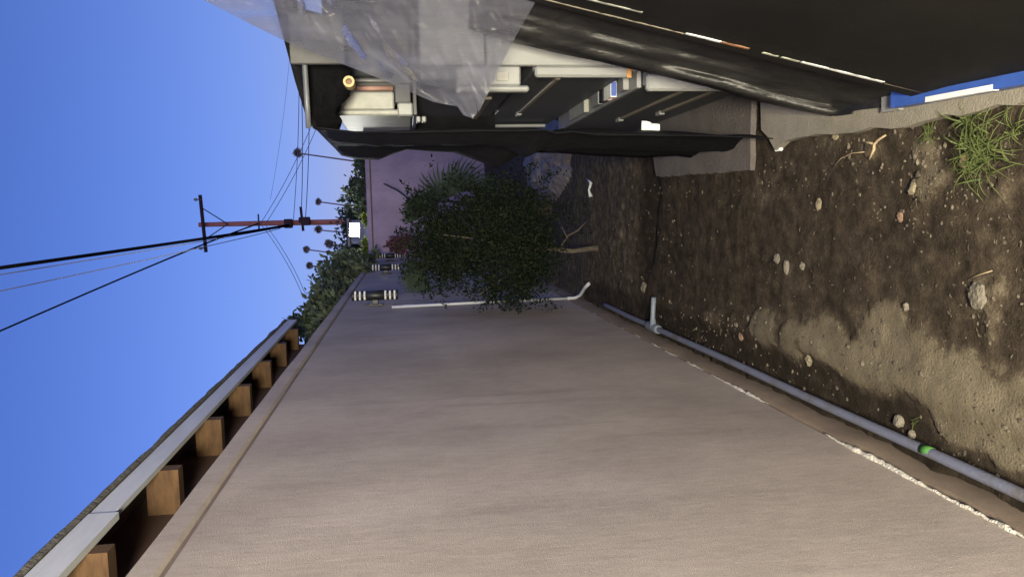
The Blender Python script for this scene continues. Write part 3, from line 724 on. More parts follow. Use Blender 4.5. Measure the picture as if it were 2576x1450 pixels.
far_palm(748, 385, 875, 403, 80, .62, 'tallest lone palm on the skyline, nearest the black lean-to')
far_palm(800, 507, 880, 518, 90, .52, 'lone palm on the skyline right of the utility pole')
far_palm(800, 578, 860, 584, 90, .62, 'palm on the skyline just left of the utility pole shaft')
far_palm(826, 614, 860, 622, 85, .70, 'lowest broad palm crown on the skyline above the bush')
far_palm(770, 627, 830, 635, 90, .55, 'slim palm on the skyline between the broad palm and the leftmost one')
far_palm(778, 668, 830, 672, 90, .58, 'leftmost small palm on the skyline')

# ------------------------------------------------------------------ lean-to on the right
cp = thing('lean_to', 'lean-to of black shade cloth stretched over poles on the right', 'lean-to', (.9, 3.6, 0))
# side curtain, hanging along the yard, folded and uneven; its near edge is at Y=2.75
def px_of(p):
    v = BAS.T @ np.array(p - EYE); return (1287.5 - F * v[1] / v[2], 725 - F * v[0] / v[2])
def curtain():
    # outline of the far edge of the curtain (picture column -> how far it hangs out), as world X at Y 3.75
    far_edge = [(1760, 398), (1700, 390), (1620, 395), (1500, 390), (1400, 383), (1310, 381), (1290, 396), (1250, 421), (1195, 400), (1140, 381), (1070, 378), (1020, 375), (985, 386), (950, 400), (900, 399), (860, 390)]
    near_edge = [(1988, 350), (1900, 345), (1800, 341), (1700, 340), (1600, 338), (1500, 338), (1440, 330), (1400, 334), (1375, 325), (1300, 328), (1200, 328), (1100, 330), (1000, 332), (950, 330), (890, 330), (790, 318)]
    nv, nu = 60, 14; V, Fc = [], []
    for i in range(nv + 1):
        s = i / nv
        f = poly([(a, b2, 0) for a, b2 in far_edge], s); n_ = poly([(a, b2, 0) for a, b2 in near_edge], s)
        zt = .02 + s * 1.66
        a = onY(f[0], f[1], 3.62); b2 = onY(n_[0], n_[1], 2.76)
        a.z = max(a.z, .012); b2.z = max(b2.z, .012)
        for j in range(nu + 1):
            q = j / nu; p = b2.lerp(a, q)
            w_ = math.sin(q * math.pi) * (1 - s ** 8)
            p.x += w_ * (.035 * math.sin(q * 9 + s * 2.0) + .04 * noise.noise((s * 5, q * 5, 2)) + .02 * noise.noise((s * 14, q * 7, 4)) + .02)
            p.y += .015 * noise.noise((s * 9, q * 2, 7))
            V.append(p)
    for i in range(nv):
        for j in range(nu): a = i * (nu + 1) + j; Fc.append((a, a + 1, a + nu + 2, a + nu + 1))
    return V, Fc
V, Fc = curtain(); cur = mesh_obj('side_curtain', V, Fc, M['black_cloth'], cp, True)
sm = cur.modifiers.new('thick', 'SOLIDIFY'); sm.thickness = .004
# roof cloth
edge_f = [onY(790, 322, 2.76), onY(770, 285, 2.77), onY(745, 205, 2.78), onY(718, 105, 2.80), onY(690, 0, 2.82), Vector((1.6, 2.9, 2.0))]
edge_b = [onY(862, 388, 3.64), onY(850, 350, 3.9), Vector((.62, 5.0, 1.80)), Vector((.8, 5.0, 1.86)), Vector((1.0, 5.0, 1.92)), Vector((1.8, 5.0, 2.05))]
V, Fc = [], []
nu, nv = 20, 12
for i in range(nu + 1):
    a = Vector(poly([tuple(p) for p in edge_f], i / nu)); b2 = Vector(poly([tuple(p) for p in edge_b], i / nu))
    for j in range(nv + 1):
        q = j / nv; p = a.lerp(b2, q); p.z -= .03 * math.sin(q * math.pi) + .01 * noise.noise((i * .4, j * .5, 3)) * math.sin(q * math.pi); V.append(p)
for i in range(nu):
    for j in range(nv): a = i * (nv + 1) + j; Fc.append((a, a + 1, a + nv + 2, a + nv + 1))
o = mesh_obj('roof_cloth', V, Fc, M['black_cloth'], cp, True); sm = o.modifiers.new('thick', 'SOLIDIFY'); sm.thickness = .004
# front valance hanging below the roof edge, with a loose torn flap
V, Fc = [], []
lowp = [(850, 330, 2.95), (862, 305, 2.95), (850, 285, 2.97), (860, 262, 2.98), (880, 240, 3.0), (885, 215, 3.0), (880, 195, 3.0), (880, 160, 3.0), (900, 60, 3.0)]
for i in range(25):
    q = i / 24; a = Vector(poly([tuple(p) for p in edge_f[:5]], q)); l = poly(lowp, q); b2 = onY(*l)
    for j in range(7):
        s = j / 6; p = a.lerp(b2, s); p.y += .03 * noise.noise((i * .5, j * .7, 5)) * (s + .2) + .01; V.append(p)
for i in range(24):
    for j in range(6): a = i * 7 + j; Fc.append((a, a + 1, a + 8, a + 7))
o = mesh_obj('front_valance', V, Fc, M['black_cloth'], cp, True); sm = o.modifiers.new('thick', 'SOLIDIFY'); sm.thickness = .003
tube('ridge_pole', [onY(776, 322, 2.735), onY(771, 240, 2.74), onY(766, 160, 2.74), onY(755, 20, 2.75), (1.7, 2.85, 1.93)], .0095, M['galv'], cp, 10)
box('back_cloth', (.74, 2.4), (4.92, 4.95), (.03, 1.86), M['black_cloth'], cp, 0)
box('inner_cloth', (.395, .66), (3.98, 4.0), (.93, 1.60), M['black_cloth'], cp, 0)
for x, y in ((.74, 4.88), (2.3, 4.88), (2.3, 2.95)): tube('upright_pole', [(x, y, 0), (x, y, 1.95)], .016, M['galv'], cp, 8)

bd = onY(790, 132, 2.71)
tag(box('pale_board', (bd.x - .04, bd.x + .12), (2.69, 2.715), (1.585, 1.762), mat('weathered_grey_board', (.07, .07, .068), .8, var=.2, scale=8), None, .003), 'pale grey board hanging under the black roof cloth', 'board')

# ------------------------------------------------------------------ stacked white cabinets in the lean-to
def cabinet(label, x, y0, y1, z0, z1, front_w, strips, lip=True, xr=1.25):
    c = thing('storage_cabinet', label, 'cabinet', (x + .3, y0, z0), 'white fronted cabinets stacked in the lean-to')
    box('carcass', (x + .012, xr), (y0 + .03, y1), (z0, z1), M['dark_grey'], c, .004)
    box('front_edge', (x - .012, x + front_w), (y0 - .006, y0 + .028), (z0 + .004, z1 - .004), M['white_enamel'], c, .008)
    for zz, ya_, yb_ in strips:
        st = box('side_rail', (x + .001, x + .0115), (ya_, yb_), (zz - .011, zz + .011), M['tan_strip'], c, .003)
        box('rail_clip', (x - .006, x + .014), (yb_ + .002, yb_ + .07), (zz - .013, zz + .013), M['white_enamel'], st, .003)
    return c
c1 = cabinet('lowest white edged cabinet with dark grey side, resting on the slab', .455, 2.85, 4.45, .03, .492, .05, [(.30, 2.95, 3.85), (.17, 2.95, 3.6)])
box('front_panel', (.507, 1.25), (2.846, 2.878), (.035, .45), M['white_enamel'], c1, .004)
box('handle_slot', (.45, .462), (2.842, 2.8435), (.30, .335), M['plate_grey'], c1, 0)
c2 = cabinet('middle cabinet with long white front edge and grey plate under it', .505, 2.85, 4.55, .545, .915, .028, [(.80, 2.98, 4.0)])
box('front_panel', (.534, 1.25), (2.846, 2.878), (.56, 1.09), M['white_enamel'], c2, .004)
box('label_slot', (.498, .506), (2.842, 2.8435), (.665, .70), M['plate_grey'], c2, 0)
box('far_edge', (.487, .505), (4.45, 4.49), (.58, .91), M['white_enamel'], c2, .004)
box('bottom_plate', (.46, 1.2), (2.885, 4.4), (.497, .515), M['plate_grey'], c2, .002)
box('rusty_corner', (.49, .53), (2.843, 2.8455), (.548, .565), M['rust'], c2, 0)
box('hinge_plate', (.515, .545), (2.85, 2.88), (.515, .543), M['white_enamel'], c2, .002)
c3 = thing('storage_cabinet', 'upper cabinet with moulded white bracket, half hidden by the clear plastic', 'cabinet', (.8, 2.85, .95), 'white fronted cabinets stacked in the lean-to')
box('carcass', (.49, 1.25), (2.9, 4.3), (.955, 1.33), M['dark_grey'], c3, .004)
box('front_panel', (.535, 1.25), (2.852, 2.88), (1.095, 1.33), M['white_enamel'], c3, .004)
box('bracket', (.462, .533), (2.85, 2.885), (.965, 1.20), M['white_enamel'], c3, .006)
box('bracket_lip', (.440, .461), (2.84, 2.885), (.935, 1.20), M['white_enamel'], c3, .006)
box('inset_panel', (.478, .512), (2.846, 2.8495), (1.01, 1.055), M['white_dirty'], c3, .0015)
box('side_rail', (.478, .4895), (3.3, 4.2), (1.02, 1.05), M['tan_strip'], c3, .003)
# little boxes lying on the plate between the two lower cabinets
def small_box(name, label, y0, y1, m_, z1=.541, x0=.468, x1=.53):
    return tag(box(name, (x0, x1), (y0, y1), (.5165, z1), m_, None, .002), label, 'box', 'small things wedged between the cabinets')
small_box('small_carton', 'grey carton wedged between the cabinets, nearest the rusty corner', 2.98, 3.05, M['plate_grey'])
rb = thing('printed_carton', 'small red white and blue printed carton wedged between the cabinets', 'box', (.48, 3.2, .516), 'small things wedged between the cabinets')
red = mat('red_print', (.45, .03, .04), .5); blu = mat('blue_print', (.04, .08, .32), .5)
box('carton', (.466, .53), (3.16, 3.27), (.5165, .5425), M['paper'], rb, .001)
box('red_print', (.4652, .4658), (3.185, 3.262), (.5185, .5405), red, rb, 0)
box('blue_print', (.470, .528), (3.1592, 3.1597), (.5185, .5405), blu, rb, 0)
for a, b2, c, d in ((3.20, 3.206, .521, .538), (3.22, 3.226, .521, .536), (3.22, 3.243, .534, .538), (3.237, 3.243, .521, .536)):
    box('white_stroke', (.4642, .4649), (a, b2), (c, d), M['paper'], rb, 0)
small_box('small_carton', 'dark carton wedged between the cabinets behind the printed one', 3.30, 3.36, M['black_metal'])
small_box('small_carton', 'pale grey carton wedged between the cabinets, middle of the row', 3.38, 3.5, M['plate_grey'])
small_box('small_carton', 'long white carton wedged between the cabinets, farthest of the row', 3.65, 4.0, M['white_dirty'])

pr = thing('old_printer', 'grimy white office machine with black innards on top of the cabinets', 'printer', (.7, 3.3, 1.34))
p0 = onY(1038, 292, 3.3); p1 = onY(848, 292, 3.3)
X0 = p0.x; Z0, Z1 = p0.z, p1.z
box('base_tray', (X0, 1.3), (3.28, 4.0), (Z0 - .02, Z0), M['black_metal'], pr)
box('side_housing', (X0, X0 + .024), (3.27, 3.95), (Z0 + .004, Z1), M['white_dirty'], pr, .006)
box('front_cover', (X0 + .0245, X0 + .10), (3.29, 3.34), (Z0 + .075, Z1 - .01), M['white_dirty'], pr, .006)
box('foot_block', (X0 - .004, X0 + .05), (3.255, 3.32), (Z0 - .001, Z0 + .062), M['white_enamel'], pr, .006)
box('dark_bay', (X0 + .052, X0 + .13), (3.285, 3.36), (Z0 + .006, Z0 + .072), M['dark_grey'], pr, .004)
box('rear_block', (X0 + .11, 1.3), (3.40, 3.98), (Z0 + .004, Z1 + .05), M['black_metal'], pr, .006)
tube('red_roller', [(X0 + .118, 3.33, Z0 + .078), (X0 + .118, 3.33, Z1 - .05)], .011, mat('red_rubber', (.28, .16, .13), .6, var=.3), pr, 10)
tube('steel_rod', [(X0 + .150, 3.33, Z0 + .078), (X0 + .150, 3.33, Z1 - .05)], .006, M['plate_grey'], pr, 8)
tube('drum', [(X0 + .195, 3.36, Z0 + .078), (X0 + .195, 3.36, Z1 - .05)], .028, M['dark_grey'], pr, 14)
for zz in (Z0 - .045, Z0 - .022): box('white_stud', (X0 - .03, X0 - .005), (3.26, 3.30), (zz - .009, zz + .009), M['white_enamel'], pr, .004)

rc = onY(877, 205, 2.88)
rt = thing('cardboard_tube', 'cardboard roll core poking out end on above the white machine', 'tube', (rc.x, 2.88, rc.z))
seg = 20; V, Fc = [], []
for k in range(seg):
    an = 2 * math.pi * k / seg; c_, s_ = math.cos(an), math.sin(an)
    for rad, yy in ((.020, 2.88), (.0118, 2.88), (.0118, 2.95), (.020, 2.95)): V.append((rc.x + rad * c_, yy, rc.z + rad * s_))
for k in range(seg):
    a = k * 4; b2 = ((k + 1) % seg) * 4
    for j in range(4): Fc.append((a + j, b2 + j, b2 + (j + 1) % 4, a + (j + 1) % 4))
mesh_obj('tube_wall', V, Fc, M['card'], rt, False)
tube('inner_plug', [(rc.x, 2.89, rc.z), (rc.x, 2.93, rc.z)], .0115, M['card_in'], rt, 14)

# ------------------------------------------------------------------ clear plastic sheet hanging in front
Lb = [(240, -160, 2.45), (510, 0, 2.40), (720, 106, 2.36), (960, 200, 2.32), (1090, 257, 2.30), (1150, 268, 2.30), (1165, 290, 2.30), (1186, 297, 2.30)]
Rb = [(1640, -600, 2.45), (1440, -180, 2.36), (1350, 0, 2.32), (1295, 95, 2.31), (1255, 175, 2.30), (1225, 240, 2.30), (1205, 280, 2.30), (1190, 298, 2.30)]
nu, nv = 150, 130; V, Fc = [], []
for i in range(nu + 1):
    s = i / nu; l = poly(Lb, s); r_ = poly(Rb, s)
    for j in range(nv + 1):
        q = j / nv
        d = l[2] + (r_[2] - l[2]) * q
        ppx = l[0] + (r_[0] - l[0]) * q; ppy = l[1] + (r_[1] - l[1]) * q
        al = (ppx * .46 + ppy * .89) / 300.0; ac = (ppx * .89 - ppy * .46) / 300.0      # along and across the hang
        env = min(1, 6 * q, 6 * (1 - q)) * min(1, 4 * (1 - s) + .25)
        fold = .05 * noise.noise((ac * 1.8, al * .5, 4)) + .02 * noise.noise((ac * 4.5, al * 1.1, 9)) - .045 * abs(noise.noise((ac * 3.1, al * .9, 2))) - .03 * abs(noise.noise((ac * 6.5 + al, al * 2.2 - ac, 5))) + .008 * noise.noise((ac * 14, al * 5, 2))
        g_ = lambda t, w_: math.exp(-(t / w_) ** 2)
        ridge_ = .05 * g_(ac - 1.95 - .35 * al, .10) - .05 * g_(ac - 2.75 + .2 * al, .14) + .04 * g_(al - .9 - .5 * (ac - 3), .09)
        p = onY(l[0] + (r_[0] - l[0]) * q, l[1] + (r_[1] - l[1]) * q, d - env * (fold + ridge_))
        V.append(p)
for i in range(nu):
    for j in range(nv): a = i * (nv + 1) + j; Fc.append((a, a + 1, a + nv + 2, a + nv + 1))
tag(mesh_obj('plastic_sheet', V, Fc, M['film'], None, True), 'creased milky clear plastic sheet hanging to a point from above', 'plastic sheet')

# ------------------------------------------------------------------ black sheet draped over the front, board leaning on it
Lb = [(1180, 70, 2.64), (1291, 104, 2.62), (1402, 131, 2.60), (1512, 153, 2.58), (1612, 177, 2.55), (1661, 187, 2.54), (1802, 222, 2.48), (1900, 251, 2.45), (2000, 273, 2.40), (2080, 288, 2.36), (2128, 292, 2.31), (2150, 289, 2.25)]
Bb = [(1180, -40, 2.44), (1300, -30, 2.40), (1360, -10, 2.36), (1502, 20, 2.30), (1640, 57, 2.24), (1787, 95, 2.18), (1912, 125, 2.13), (2030, 152, 2.08), (2137, 177, 2.04), (2220, 203, 1.98), (2290, 225, 1.93), (2340, 245, 1.90)]
nu, nv = 60, 16; V, Fc = [], []
for i in range(nu + 1):
    s = i / nu; l = poly(Lb, s); r_ = poly(Bb, s)
    for j in range(nv + 1):
        q = j / nv; d = l[2] + (r_[2] - l[2]) * q
        d -= (.04 * math.sin(q * 6 + s * 3) + .03 * math.sin(q * 15 + 2 * s) + .06 * noise.noise((q * 4, s * 3, 12)) + .02 * noise.noise((q * 9, s * 9, 2))) * math.sin(min(1, q * 1.6) * math.pi) * (1 if q < .62 else .2)
        if q < .06: d += .012
        p = onY(l[0] + (r_[0] - l[0]) * q, l[1] + (r_[1] - l[1]) * q, d); p.z = max(p.z, .034); V.append(p)
for i in range(nu):
    for j in range(nv): a = i * (nv + 1) + j; Fc.append((a, a + 1, a + nv + 2, a + nv + 1))
o = tag(mesh_obj('black_tarp', V, Fc, M['black_sheet'], None, True), 'glossy black plastic sheet draped over the cabinet fronts beside the board', 'tarp')
sm = o.modifiers.new('thick', 'SOLIDIFY'); sm.thickness = .004; sm.offset = -1

lb = thing('leaning_board', 'large black board leaning along the right with scraps of tape on its edge', 'board', (.3, 1.5, .1))
A0 = onY(1300, -20, 2.26); A1 = onY(2352, 238, 1.84); B0 = onY(1300, -6, 2.30); B1 = onY(2350, 257, 1.875)
dn = Vector((-.02, -1.25, .02))           # the board runs back towards the viewer
V = [A0, A1, A1 + dn, A0 + dn + Vector((.05, 0, 0)), B0, B1, B1 + dn + Vector((.06, 0, 0)), B0 + dn + Vector((.1, 0, 0))]
mesh_obj('board_face', V, [(0, 1, 2, 3), (0, 4, 5, 1), (4, 7, 6, 5), (1, 5, 6, 2), (0, 3, 7, 4)], M['black_board'], lb)
nrm = (A1 - A0).cross(dn).normalized()
if nrm.x > 0: nrm = -nrm
ax = (A1 - A0); 
def on_board(s, w_): return A0 + ax * s + dn * w_
def scrap(name, s0, s1, w0, w1, m_, parent=lb):
    V = []; n = max(2, int((s1 - s0) / .012))
    for i in range(n + 1):
        s = s0 + (s1 - s0) * i / n
        j = random.uniform(-.0015, .0015)
        V += [on_board(s, w0 + j) + nrm * .002, on_board(s, w1 + random.uniform(-.002, .002)) + nrm * .002, on_board(s, w0 + j) + nrm * .004, on_board(s, w1) + nrm * .004]
    Fc = []
    for i in range(n):
        a = i * 4; Fc += [(a + 2, a + 3, a + 7, a + 6), (a + 1, a, a + 4, a + 5), (a, a + 2, a + 6, a + 4), (a + 3, a + 1, a + 5, a + 7)]
    Fc += [(0, 1, 3, 2), (n * 4 + 1, n * 4, n * 4 + 2, n * 4 + 3)]
    return mesh_obj(name, V, Fc, m_, parent)
def s_at(px):    # parameter along the board edge that stands at picture column px
    lo_, hi_ = 0.0, 1.0
    for _ in range(40):
        md = (lo_ + hi_) / 2
        if px_of(on_board(md, 0))[0] < px: lo_ = md
        else: hi_ = md
    return lo_
brown = mat('brown_tape', (.28, .14, .07), .6, var=.2, scale=30); pale_g = mat('pale_label', (.36, .38, .30), .6, var=.15, scale=30)
scrap('paper_scrap', s_at(1722), s_at(1810), .002, .012, M['paper'])
scrap('brown_tape', s_at(1812), s_at(1880), .002, .013, brown)
scrap('grey_label', s_at(1915), s_at(1955), .001, .009, pale_g)
scrap('green_label', s_at(1962), s_at(2008), .001, .010, pale_g)
scrap('paper_scrap', s_at(2012), s_at(2218), .001, .012, M['paper'])
scrap('worn_edge', s_at(1345), s_at(1720), -.002, .003, M['tan_strip'])
scrap('worn_edge', s_at(2225), s_at(2345), -.002, .002, M['tan_strip'])
scrap('metal_strip', s_at(1440), s_at(1590), .075, .083, M['white_dirty'])

# blue painted bar with a white sticker, lying on the kerb
br = thing('blue_bar', 'blue painted metal bar with white sticker lying on the kerb by the black board', 'bar', (.26, 1.5, .03))
q0 = onZ(2222, 286, .035); 
V = []
xa, ya_, xb, yb_ = .262, 1.985, .236, .95
def bar_box(name, t0, t1, z0, z1, off0, off1, m_, par):
    P0 = Vector((xa, ya_, 0)).lerp(Vector((xb, yb_, 0)), t0); P1 = Vector((xa, ya_, 0)).lerp(Vector((xb, yb_, 0)), t1)
    V = [(P.x + o_, P.y, z) for P in (P0, P1) for o_, z in ((off0, z0), (off1, z0), (off1, z1), (off0, z1))]
    return mesh_obj(name, V, [(0, 1, 2, 3), (7, 6, 5, 4), (0, 4, 5, 1), (1, 5, 6, 2), (2, 6, 7, 3), (3, 7, 4, 0)], m_, par)
bar_box('bar', 0, 1, .038, .074, 0, .05, M['blue_paint'], br)
bar_box('sticker', .14, .36, .058, .0755, -.0012, .012, M['paper'], br)
bar_box('steel_end', -.08, -.002, .034, .047, -.004, .046, M['plate_grey'], br)
bar_box('scuff_mark', .47, .50, .042, .07, -.001, .001, M['galv'], br)

# white torn tag hanging inside the lean-to by the curtain
c = onY(1635, 315, 2.9)
V = []; 
for i in range(6):
    s = i / 5; V += [(c.x - .018 - .01 * s, 2.9 + .01 * math.sin(i), c.z + .035 - .07 * s), (c.x + .018 - .016 * s, 2.9 + .012 * math.cos(i * 2), c.z + .03 - .065 * s)]
o = tag(mesh_obj('plastic_scrap', V, [(2 * i, 2 * i + 1, 2 * i + 3, 2 * i + 2) for i in range(5)], M['paper'], None, True), 'crumpled white plastic scrap on the near edge of the black curtain', 'scrap'); o.modifiers.new('thick', 'SOLIDIFY').thickness = .002

# ------------------------------------------------------------------ things lying about on the ground
def stone(px, py, rad, label, m_, flat=.5, el=(1, 1), seed=0, sub=2, sharp=.35):
    c = onZ(px, py); zg = gz(c.x, c.y)
    bm = bmesh.new(); bmesh.ops.create_icosphere(bm, subdivisions=sub, radius=1)
    for v in bm.verts:
        k = 1 + sharp * noise.noise(v.co * 1.4 + Vector((seed, seed * 2, 0))) + sharp * .4 * noise.noise(v.co * 3.5 + Vector((seed, 0, 5)))
        v.co = Vector((c.x + v.co.x * rad * el[0] * k, c.y + v.co.y * rad * el[1] * k, zg + rad * flat * .12 + v.co.z * rad * flat * k))
    return tag(bm_obj('stone', bm, m_), label, 'stone', 'loose stones on the soil')
stone(2472, 742, .033, 'largest flat pale broken stone lying alone on the near soil', M['stone'], .3, (1, .85), 1, 3, .3)
stone(1958, 650, .020, 'left upper of the three oval pebbles in the middle of the soil', M['stone'], .5, (1, 1.1), 2)
stone(1984, 671, .018, 'longest of the three oval pebbles in the middle of the soil', M['stone'], .5, (1.7, .9), 3)
stone(2020, 668, .015, 'smallest round one of the three oval pebbles in the middle of the soil', M['stone'], .6, (1, 1), 4)
stone(2057, 525 - 10, .02, 'yellowish square stone lying alone on the far dark soil', M['stone_y'], .5, (1.1, .9), 5)
stone(2300, 472, .022, 'tan angular stone in the crumbly patch near the grass', M['stone_y'], .6, (1, 1), 6, 2, .5)
stone(2430, 405, .019, 'reddish triangular brick chip beside the grass clump', M['stone_r'], .6, (1.1, .8), 7, 2, .5)
stone(2262, 545, .014, 'small pinkish stone in the scatter of crumbs', M['stone_r'], .6, (1.2, .9), 8)
stone(1868, 845, .020, 'squarish pink brick chip near the blue pipe', M['stone_r'], .6, (1, .9), 9, 2, .25)
stone(2258, 1058, .020, 'pale knobbly stone touching the blue pipe above the green band', M['stone'], .8, (1, 1), 10)
stone(2290, 1092, .014, 'round pale pebble touching the green band of the blue pipe', M['stone'], .8, (1, 1), 11)
stone(2042, 905, .020, 'tan pebble halfway between the blue pipe and the dry crust', M['stone_y'], .5, (1.1, 1), 12)
stone(2285, 770, .014, 'bright pale stone chip on the edge of the dry crust', M['stone'], .7, (1, .8), 13)
stone(2100, 345, .016, 'pale upright stone beside the forked twig', M['stone_y'], .7, (.7, 1.2), 14)
stone(1625, 722, .030, 'grey lump of rubble by the end of the white pipe', M['stone'], .7, (1, 1), 15)
# crumbs nobody could count
parts = []; rs = random.Random(12)
ico = bmesh.new(); bmesh.ops.create_icosphere(ico, subdivisions=1, radius=1)
iv = [v.co.copy() for v in ico.verts]; if_ = [tuple(v.index for v in f.verts) for f in ico.faces]; ico.free()
def crumbs(n, px, py, sx, sy, r0, r1):
    for _ in range(n):
        c = onZ(rs.gauss(px, sx), rs.gauss(py, sy))
        if c.y < 1 or c.y > 6 or c.x < WX + .03 or c.x > .3 or (c.x > .15 and c.y > 2.9): continue
        r_ = rs.uniform(r0, r1) * rs.uniform(.5, 1.0); z = gz(c.x, c.y)
        e = (rs.uniform(.7, 1.4), rs.uniform(.7, 1.4), rs.uniform(.4, .8)); se = rs.uniform(0, 50)
        parts.append(([(c.x + v.x * r_ * e[0] * (1 + .9 * noise.noise(v * 1.3 + Vector((se, 0, 0)))), c.y + v.y * r_ * e[1], z + r_ * .2 + v.z * r_ * e[2]) for v in iv], if_))
crumbs(70, 2280, 500, 90, 60, .002, .007); crumbs(45, 2120, 370, 50, 35, .002, .009); crumbs(60, 2480, 500, 90, 90, .002, .007); crumbs(70, 2150, 620, 230, 180, .0015, .0045)
crumbs(100, 2050, 940, 150, 60, .002, .009); crumbs(80, 2400, 1120, 120, 60, .002, .008); crumbs(150, 1800, 830, 90, 40, .003, .010); crumbs(120, 1640, 560, 60, 110, .003, .011); crumbs(80, 2330, 400, 40, 60, .003, .009)
crumbs(40, 2480, 760, 50, 60, .002, .007); crumbs(70, 1930, 440, 90, 40, .002, .008)
V, Fc = join_geo(parts); tag(mesh_obj('soil_crumbs', V, Fc, mat('soil_crumb', (.05, .04, .03), .97, col2=(.15, .125, .092), scale=22, thr=(.42, .62))), 'scattered small pebbles and crumbs on the dark soil', 'pebbles', None, 'stuff')

rl_ = random.Random(31); fl_ = []
for _ in range(170):
    c = onZ(rl_.uniform(1700, 2600), rl_.gauss(640, 200))
    if c.x < WX + .04 or c.x > .2 or c.y < 1.1 or (c.x > .12 and c.y > 2.9): continue
    z = gz(c.x, c.y) + .003; a = rl_.uniform(0, 6.28); L_ = rl_.uniform(.003, .012); w_ = L_ * rl_.uniform(.15, .45)
    dx, dy = math.cos(a), math.sin(a)
    fl_.append(([(c.x - dx * L_, c.y - dy * L_, z), (c.x - dy * w_, c.y + dx * w_, z + .002), (c.x + dx * L_, c.y + dy * L_, z + .001), (c.x + dy * w_, c.y - dx * w_, z + .002)], [(0, 1, 2), (0, 2, 3)]))
V, Fc = join_geo(fl_); tag(mesh_obj('leaf_litter', V, Fc, mat('dry_litter', (.045, .035, .025), .9, col2=(.13, .105, .072), scale=30, thr=(.4, .62))), 'tiny dry leaf flecks strewn over the dark soil', 'leaf litter', None, 'stuff')
def twig(label, pts, r):
    P = [onZ(a, b2) for a, b2 in pts]; P = [Vector((p.x, p.y, gz(p.x, p.y) + r * 1.5)) for p in P]
    return P
tg = thing('forked_twig', 'forked pale dry twig on the soil near the kerb', 'twig', onZ(2195, 365))
tube('stem', twig('', [(2192, 400), (2205, 375), (2206, 362), (2215, 352), (2235, 340)], .003), [.0035, .005, .005, .004, .003], M['twig'], tg, 6)
tube('side_shoot', twig('', [(2206, 362), (2190, 358), (2175, 360)], .003), [.004, .0035, .002], M['twig'], tg, 6)
tag(tube('bent_straw', twig('', [(2098, 420), (2120, 398), (2150, 385), (2185, 382)], .002), .0016, M['twig'], None, 5), 'thin bent pale straw on the soil left of the forked twig', 'straw')
tag(tube('straight_straw', twig('', [(2440, 700), (2470, 690), (2500, 680)], .002), .0014, M['twig'], None, 5), 'thin straight pale straw above the largest flat stone', 'straw')
c = onZ(1966, 372); z = gz(c.x, c.y)
tag(box('plaster_chip', (c.x - .012, c.x + .014), (c.y - .022, c.y + .022), (z, z + .016), M['paper'], None, .004), 'white chip lying at the foot of the black curtain', 'chip')
c = onZ(1492, 478)
tag(tube('plastic_strap', [(c.x - .05, c.y, .02), (c.x, c.y + .02, .03), (c.x + .05, c.y - .01, .02), (c.x + .09, c.y + .12, .02)], [.016, .009, .012, .005], M['white_pvc'], None, 6), 'pale bluish plastic strip on the earth right of the small tree', 'plastic strip')
c = onZ(1338, 378)
tag(box('white_cup', (c.x - .02, c.x + .04), (c.y - .03, c.y + .03), (.0, .05), M['paper'], None, .01), 'small white scrap beside the hanging corner of the black curtain', 'scrap')
# crumpled grey tarpaulin heap beyond the lean-to
V, Fc = [], []; cx, cy = .48, 7.6; nu, nv = 34, 34
for i in range(nu + 1):
    for j in range(nv + 1):
        u, v = i / nu * 2 - 1, j / nv * 2 - 1
        d = max(0, 1 - (u * u + v * v)); z = .10 * d ** .6 + .10 * abs(noise.noise((u * 2.4, v * 5, 1))) * d + .06 * abs(noise.noise((u * 6, v * 11, 3))) * d ** .5
        V.append((cx + u * (.42 + .1 * noise.noise((v * 3, 1, 8))), cy + v * (1.2 + .2 * noise.noise((u * 3, 4, 8))), z - .012))
for i in range(nu):
    for j in range(nv): a = i * (nv + 1) + j; Fc.append((a, a + nv + 1, a + nv + 2, a + 1))
tag(mesh_obj('grey_tarpaulin', V, Fc, mat('faded_tarpaulin', (.19, .16, .14), .65, var=.35, scale=5, bump=.3, bscale=22), None), 'crumpled faded grey tarpaulin heap beyond the black curtain', 'tarp')

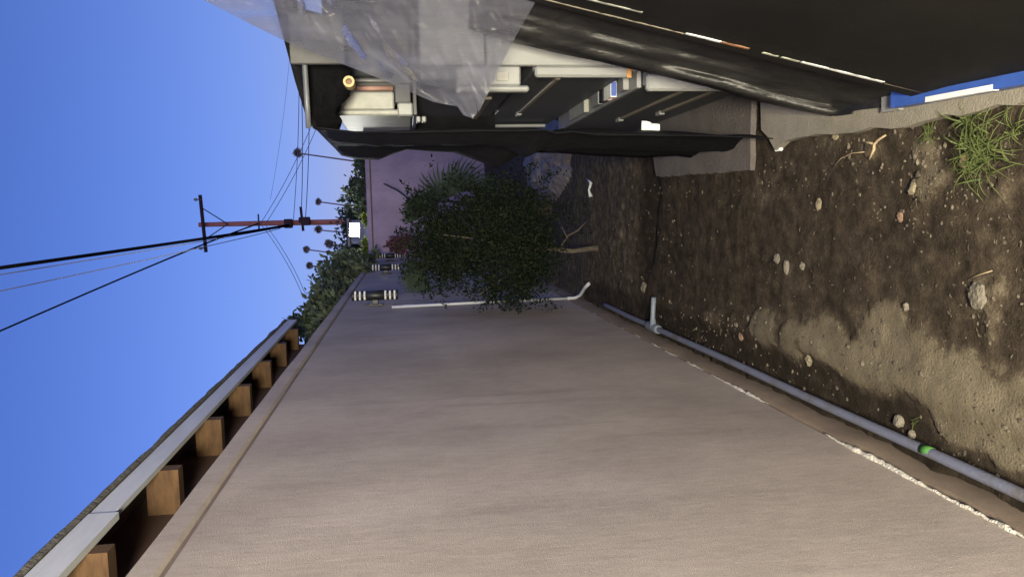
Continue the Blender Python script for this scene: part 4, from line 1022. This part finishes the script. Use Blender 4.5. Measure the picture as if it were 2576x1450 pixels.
# grass clump and weeds by the kerb
def grass(px, py, n, ln, label, seed, spread=.05):
    rr = random.Random(seed); c = onZ(px, py); V, Fc, T = [], [], []
    for _ in range(n):
        b2 = Vector((c.x + rr.gauss(0, spread * .4), c.y + rr.gauss(0, spread * .4), gz(c.x, c.y)))
        an = rr.uniform(0, 6.28); L_ = ln * rr.uniform(.4, 1.1); k = rr.uniform(.35, 1.1); wd = rr.uniform(.001, .0024)
        d = Vector((math.cos(an), math.sin(an), 0)); s = Vector((-d.y, d.x, 0)); o_ = len(V); t_ = rr.random()
        for q in range(6):
            u = q / 5; p = b2 + d * L_ * k * u + Vector((0, 0, L_ * (.75 * u - (.35 + .5 * k) * u * u))); p.z = max(p.z, .004)
            w_ = wd * (1 - u ** 2 * .95); V += [p + s * w_, p + Vector((0, 0, w_ * .5)), p - s * w_]; T += [min(1, t_ * .6 + .4 * u)] * 3
        for q in range(5):
            a = o_ + q * 3; Fc += [(a, a + 1, a + 4, a + 3), (a + 1, a + 2, a + 5, a + 4)]
    ob = mesh_obj('grass_clump', V, Fc, M['grass'])
    at_ = ob.data.attributes.new('tone', 'FLOAT', 'POINT'); at_.data.foreach_set('value', np.array(T, dtype=np.float32))
    return tag(ob, label, 'grass', 'weeds by the kerb')
grass(2470, 385, 130, .14, 'large sprawling green grass clump beside the kerb', 1, .07)
grass(2448, 300, 26, .17, 'thin long grass blades leaning over the kerb', 2, .03)
grass(2335, 345, 40, .045, 'little green weed tuft at the crumbly patch', 3, .03)
grass(2300, 1060, 5, .06, 'single small weed sprouting beside the blue pipe', 4, .01)
grass(2560, 330, 22, .10, 'grass blades at the edge of the picture by the kerb', 5, .04)

# ------------------------------------------------------------------ porch lamp behind the viewer, the warm light of the yard
LX, LY = -.12, -1.8
pl = thing('porch_lamp', 'warm porch lantern on a post behind the viewer', 'lamp', (LX, LY, 0))
tube('post', [(LX, LY, 0), (LX, LY, 1.46)], .035, M['black_metal'], pl, 10)
box('lantern_cap', (LX - .08, LX + .08), (LY - .08, LY + .08), (1.76, 1.79), M['black_metal'], pl, .006)
box('lantern_base', (LX - .06, LX + .06), (LY - .06, LY + .06), (1.46, 1.49), M['black_metal'], pl, .006)
for sx in (LX - .065, LX + .055):
    for sy in (LY - .065, LY + .055): box('lantern_bar', (sx, sx + .01), (sy, sy + .01), (1.492, 1.758), M['black_metal'], pl, 0)
bm = bmesh.new(); bmesh.ops.create_uvsphere(bm, u_segments=12, v_segments=8, radius=.03)
for v in bm.verts: v.co += Vector((LX, LY, 1.56))
bm_obj('bulb', bm, emit('warm_bulb', (1, .82, .58), 12), pl, True)
pd = bpy.data.lights.new('porch_light', 'POINT'); po = bpy.data.objects.new('porch_light', pd); COL.objects.link(po)
pd.energy = 590; pd.color = (1.0, .92, .70); pd.shadow_soft_size = .32; po.location = (LX, LY, 1.65)
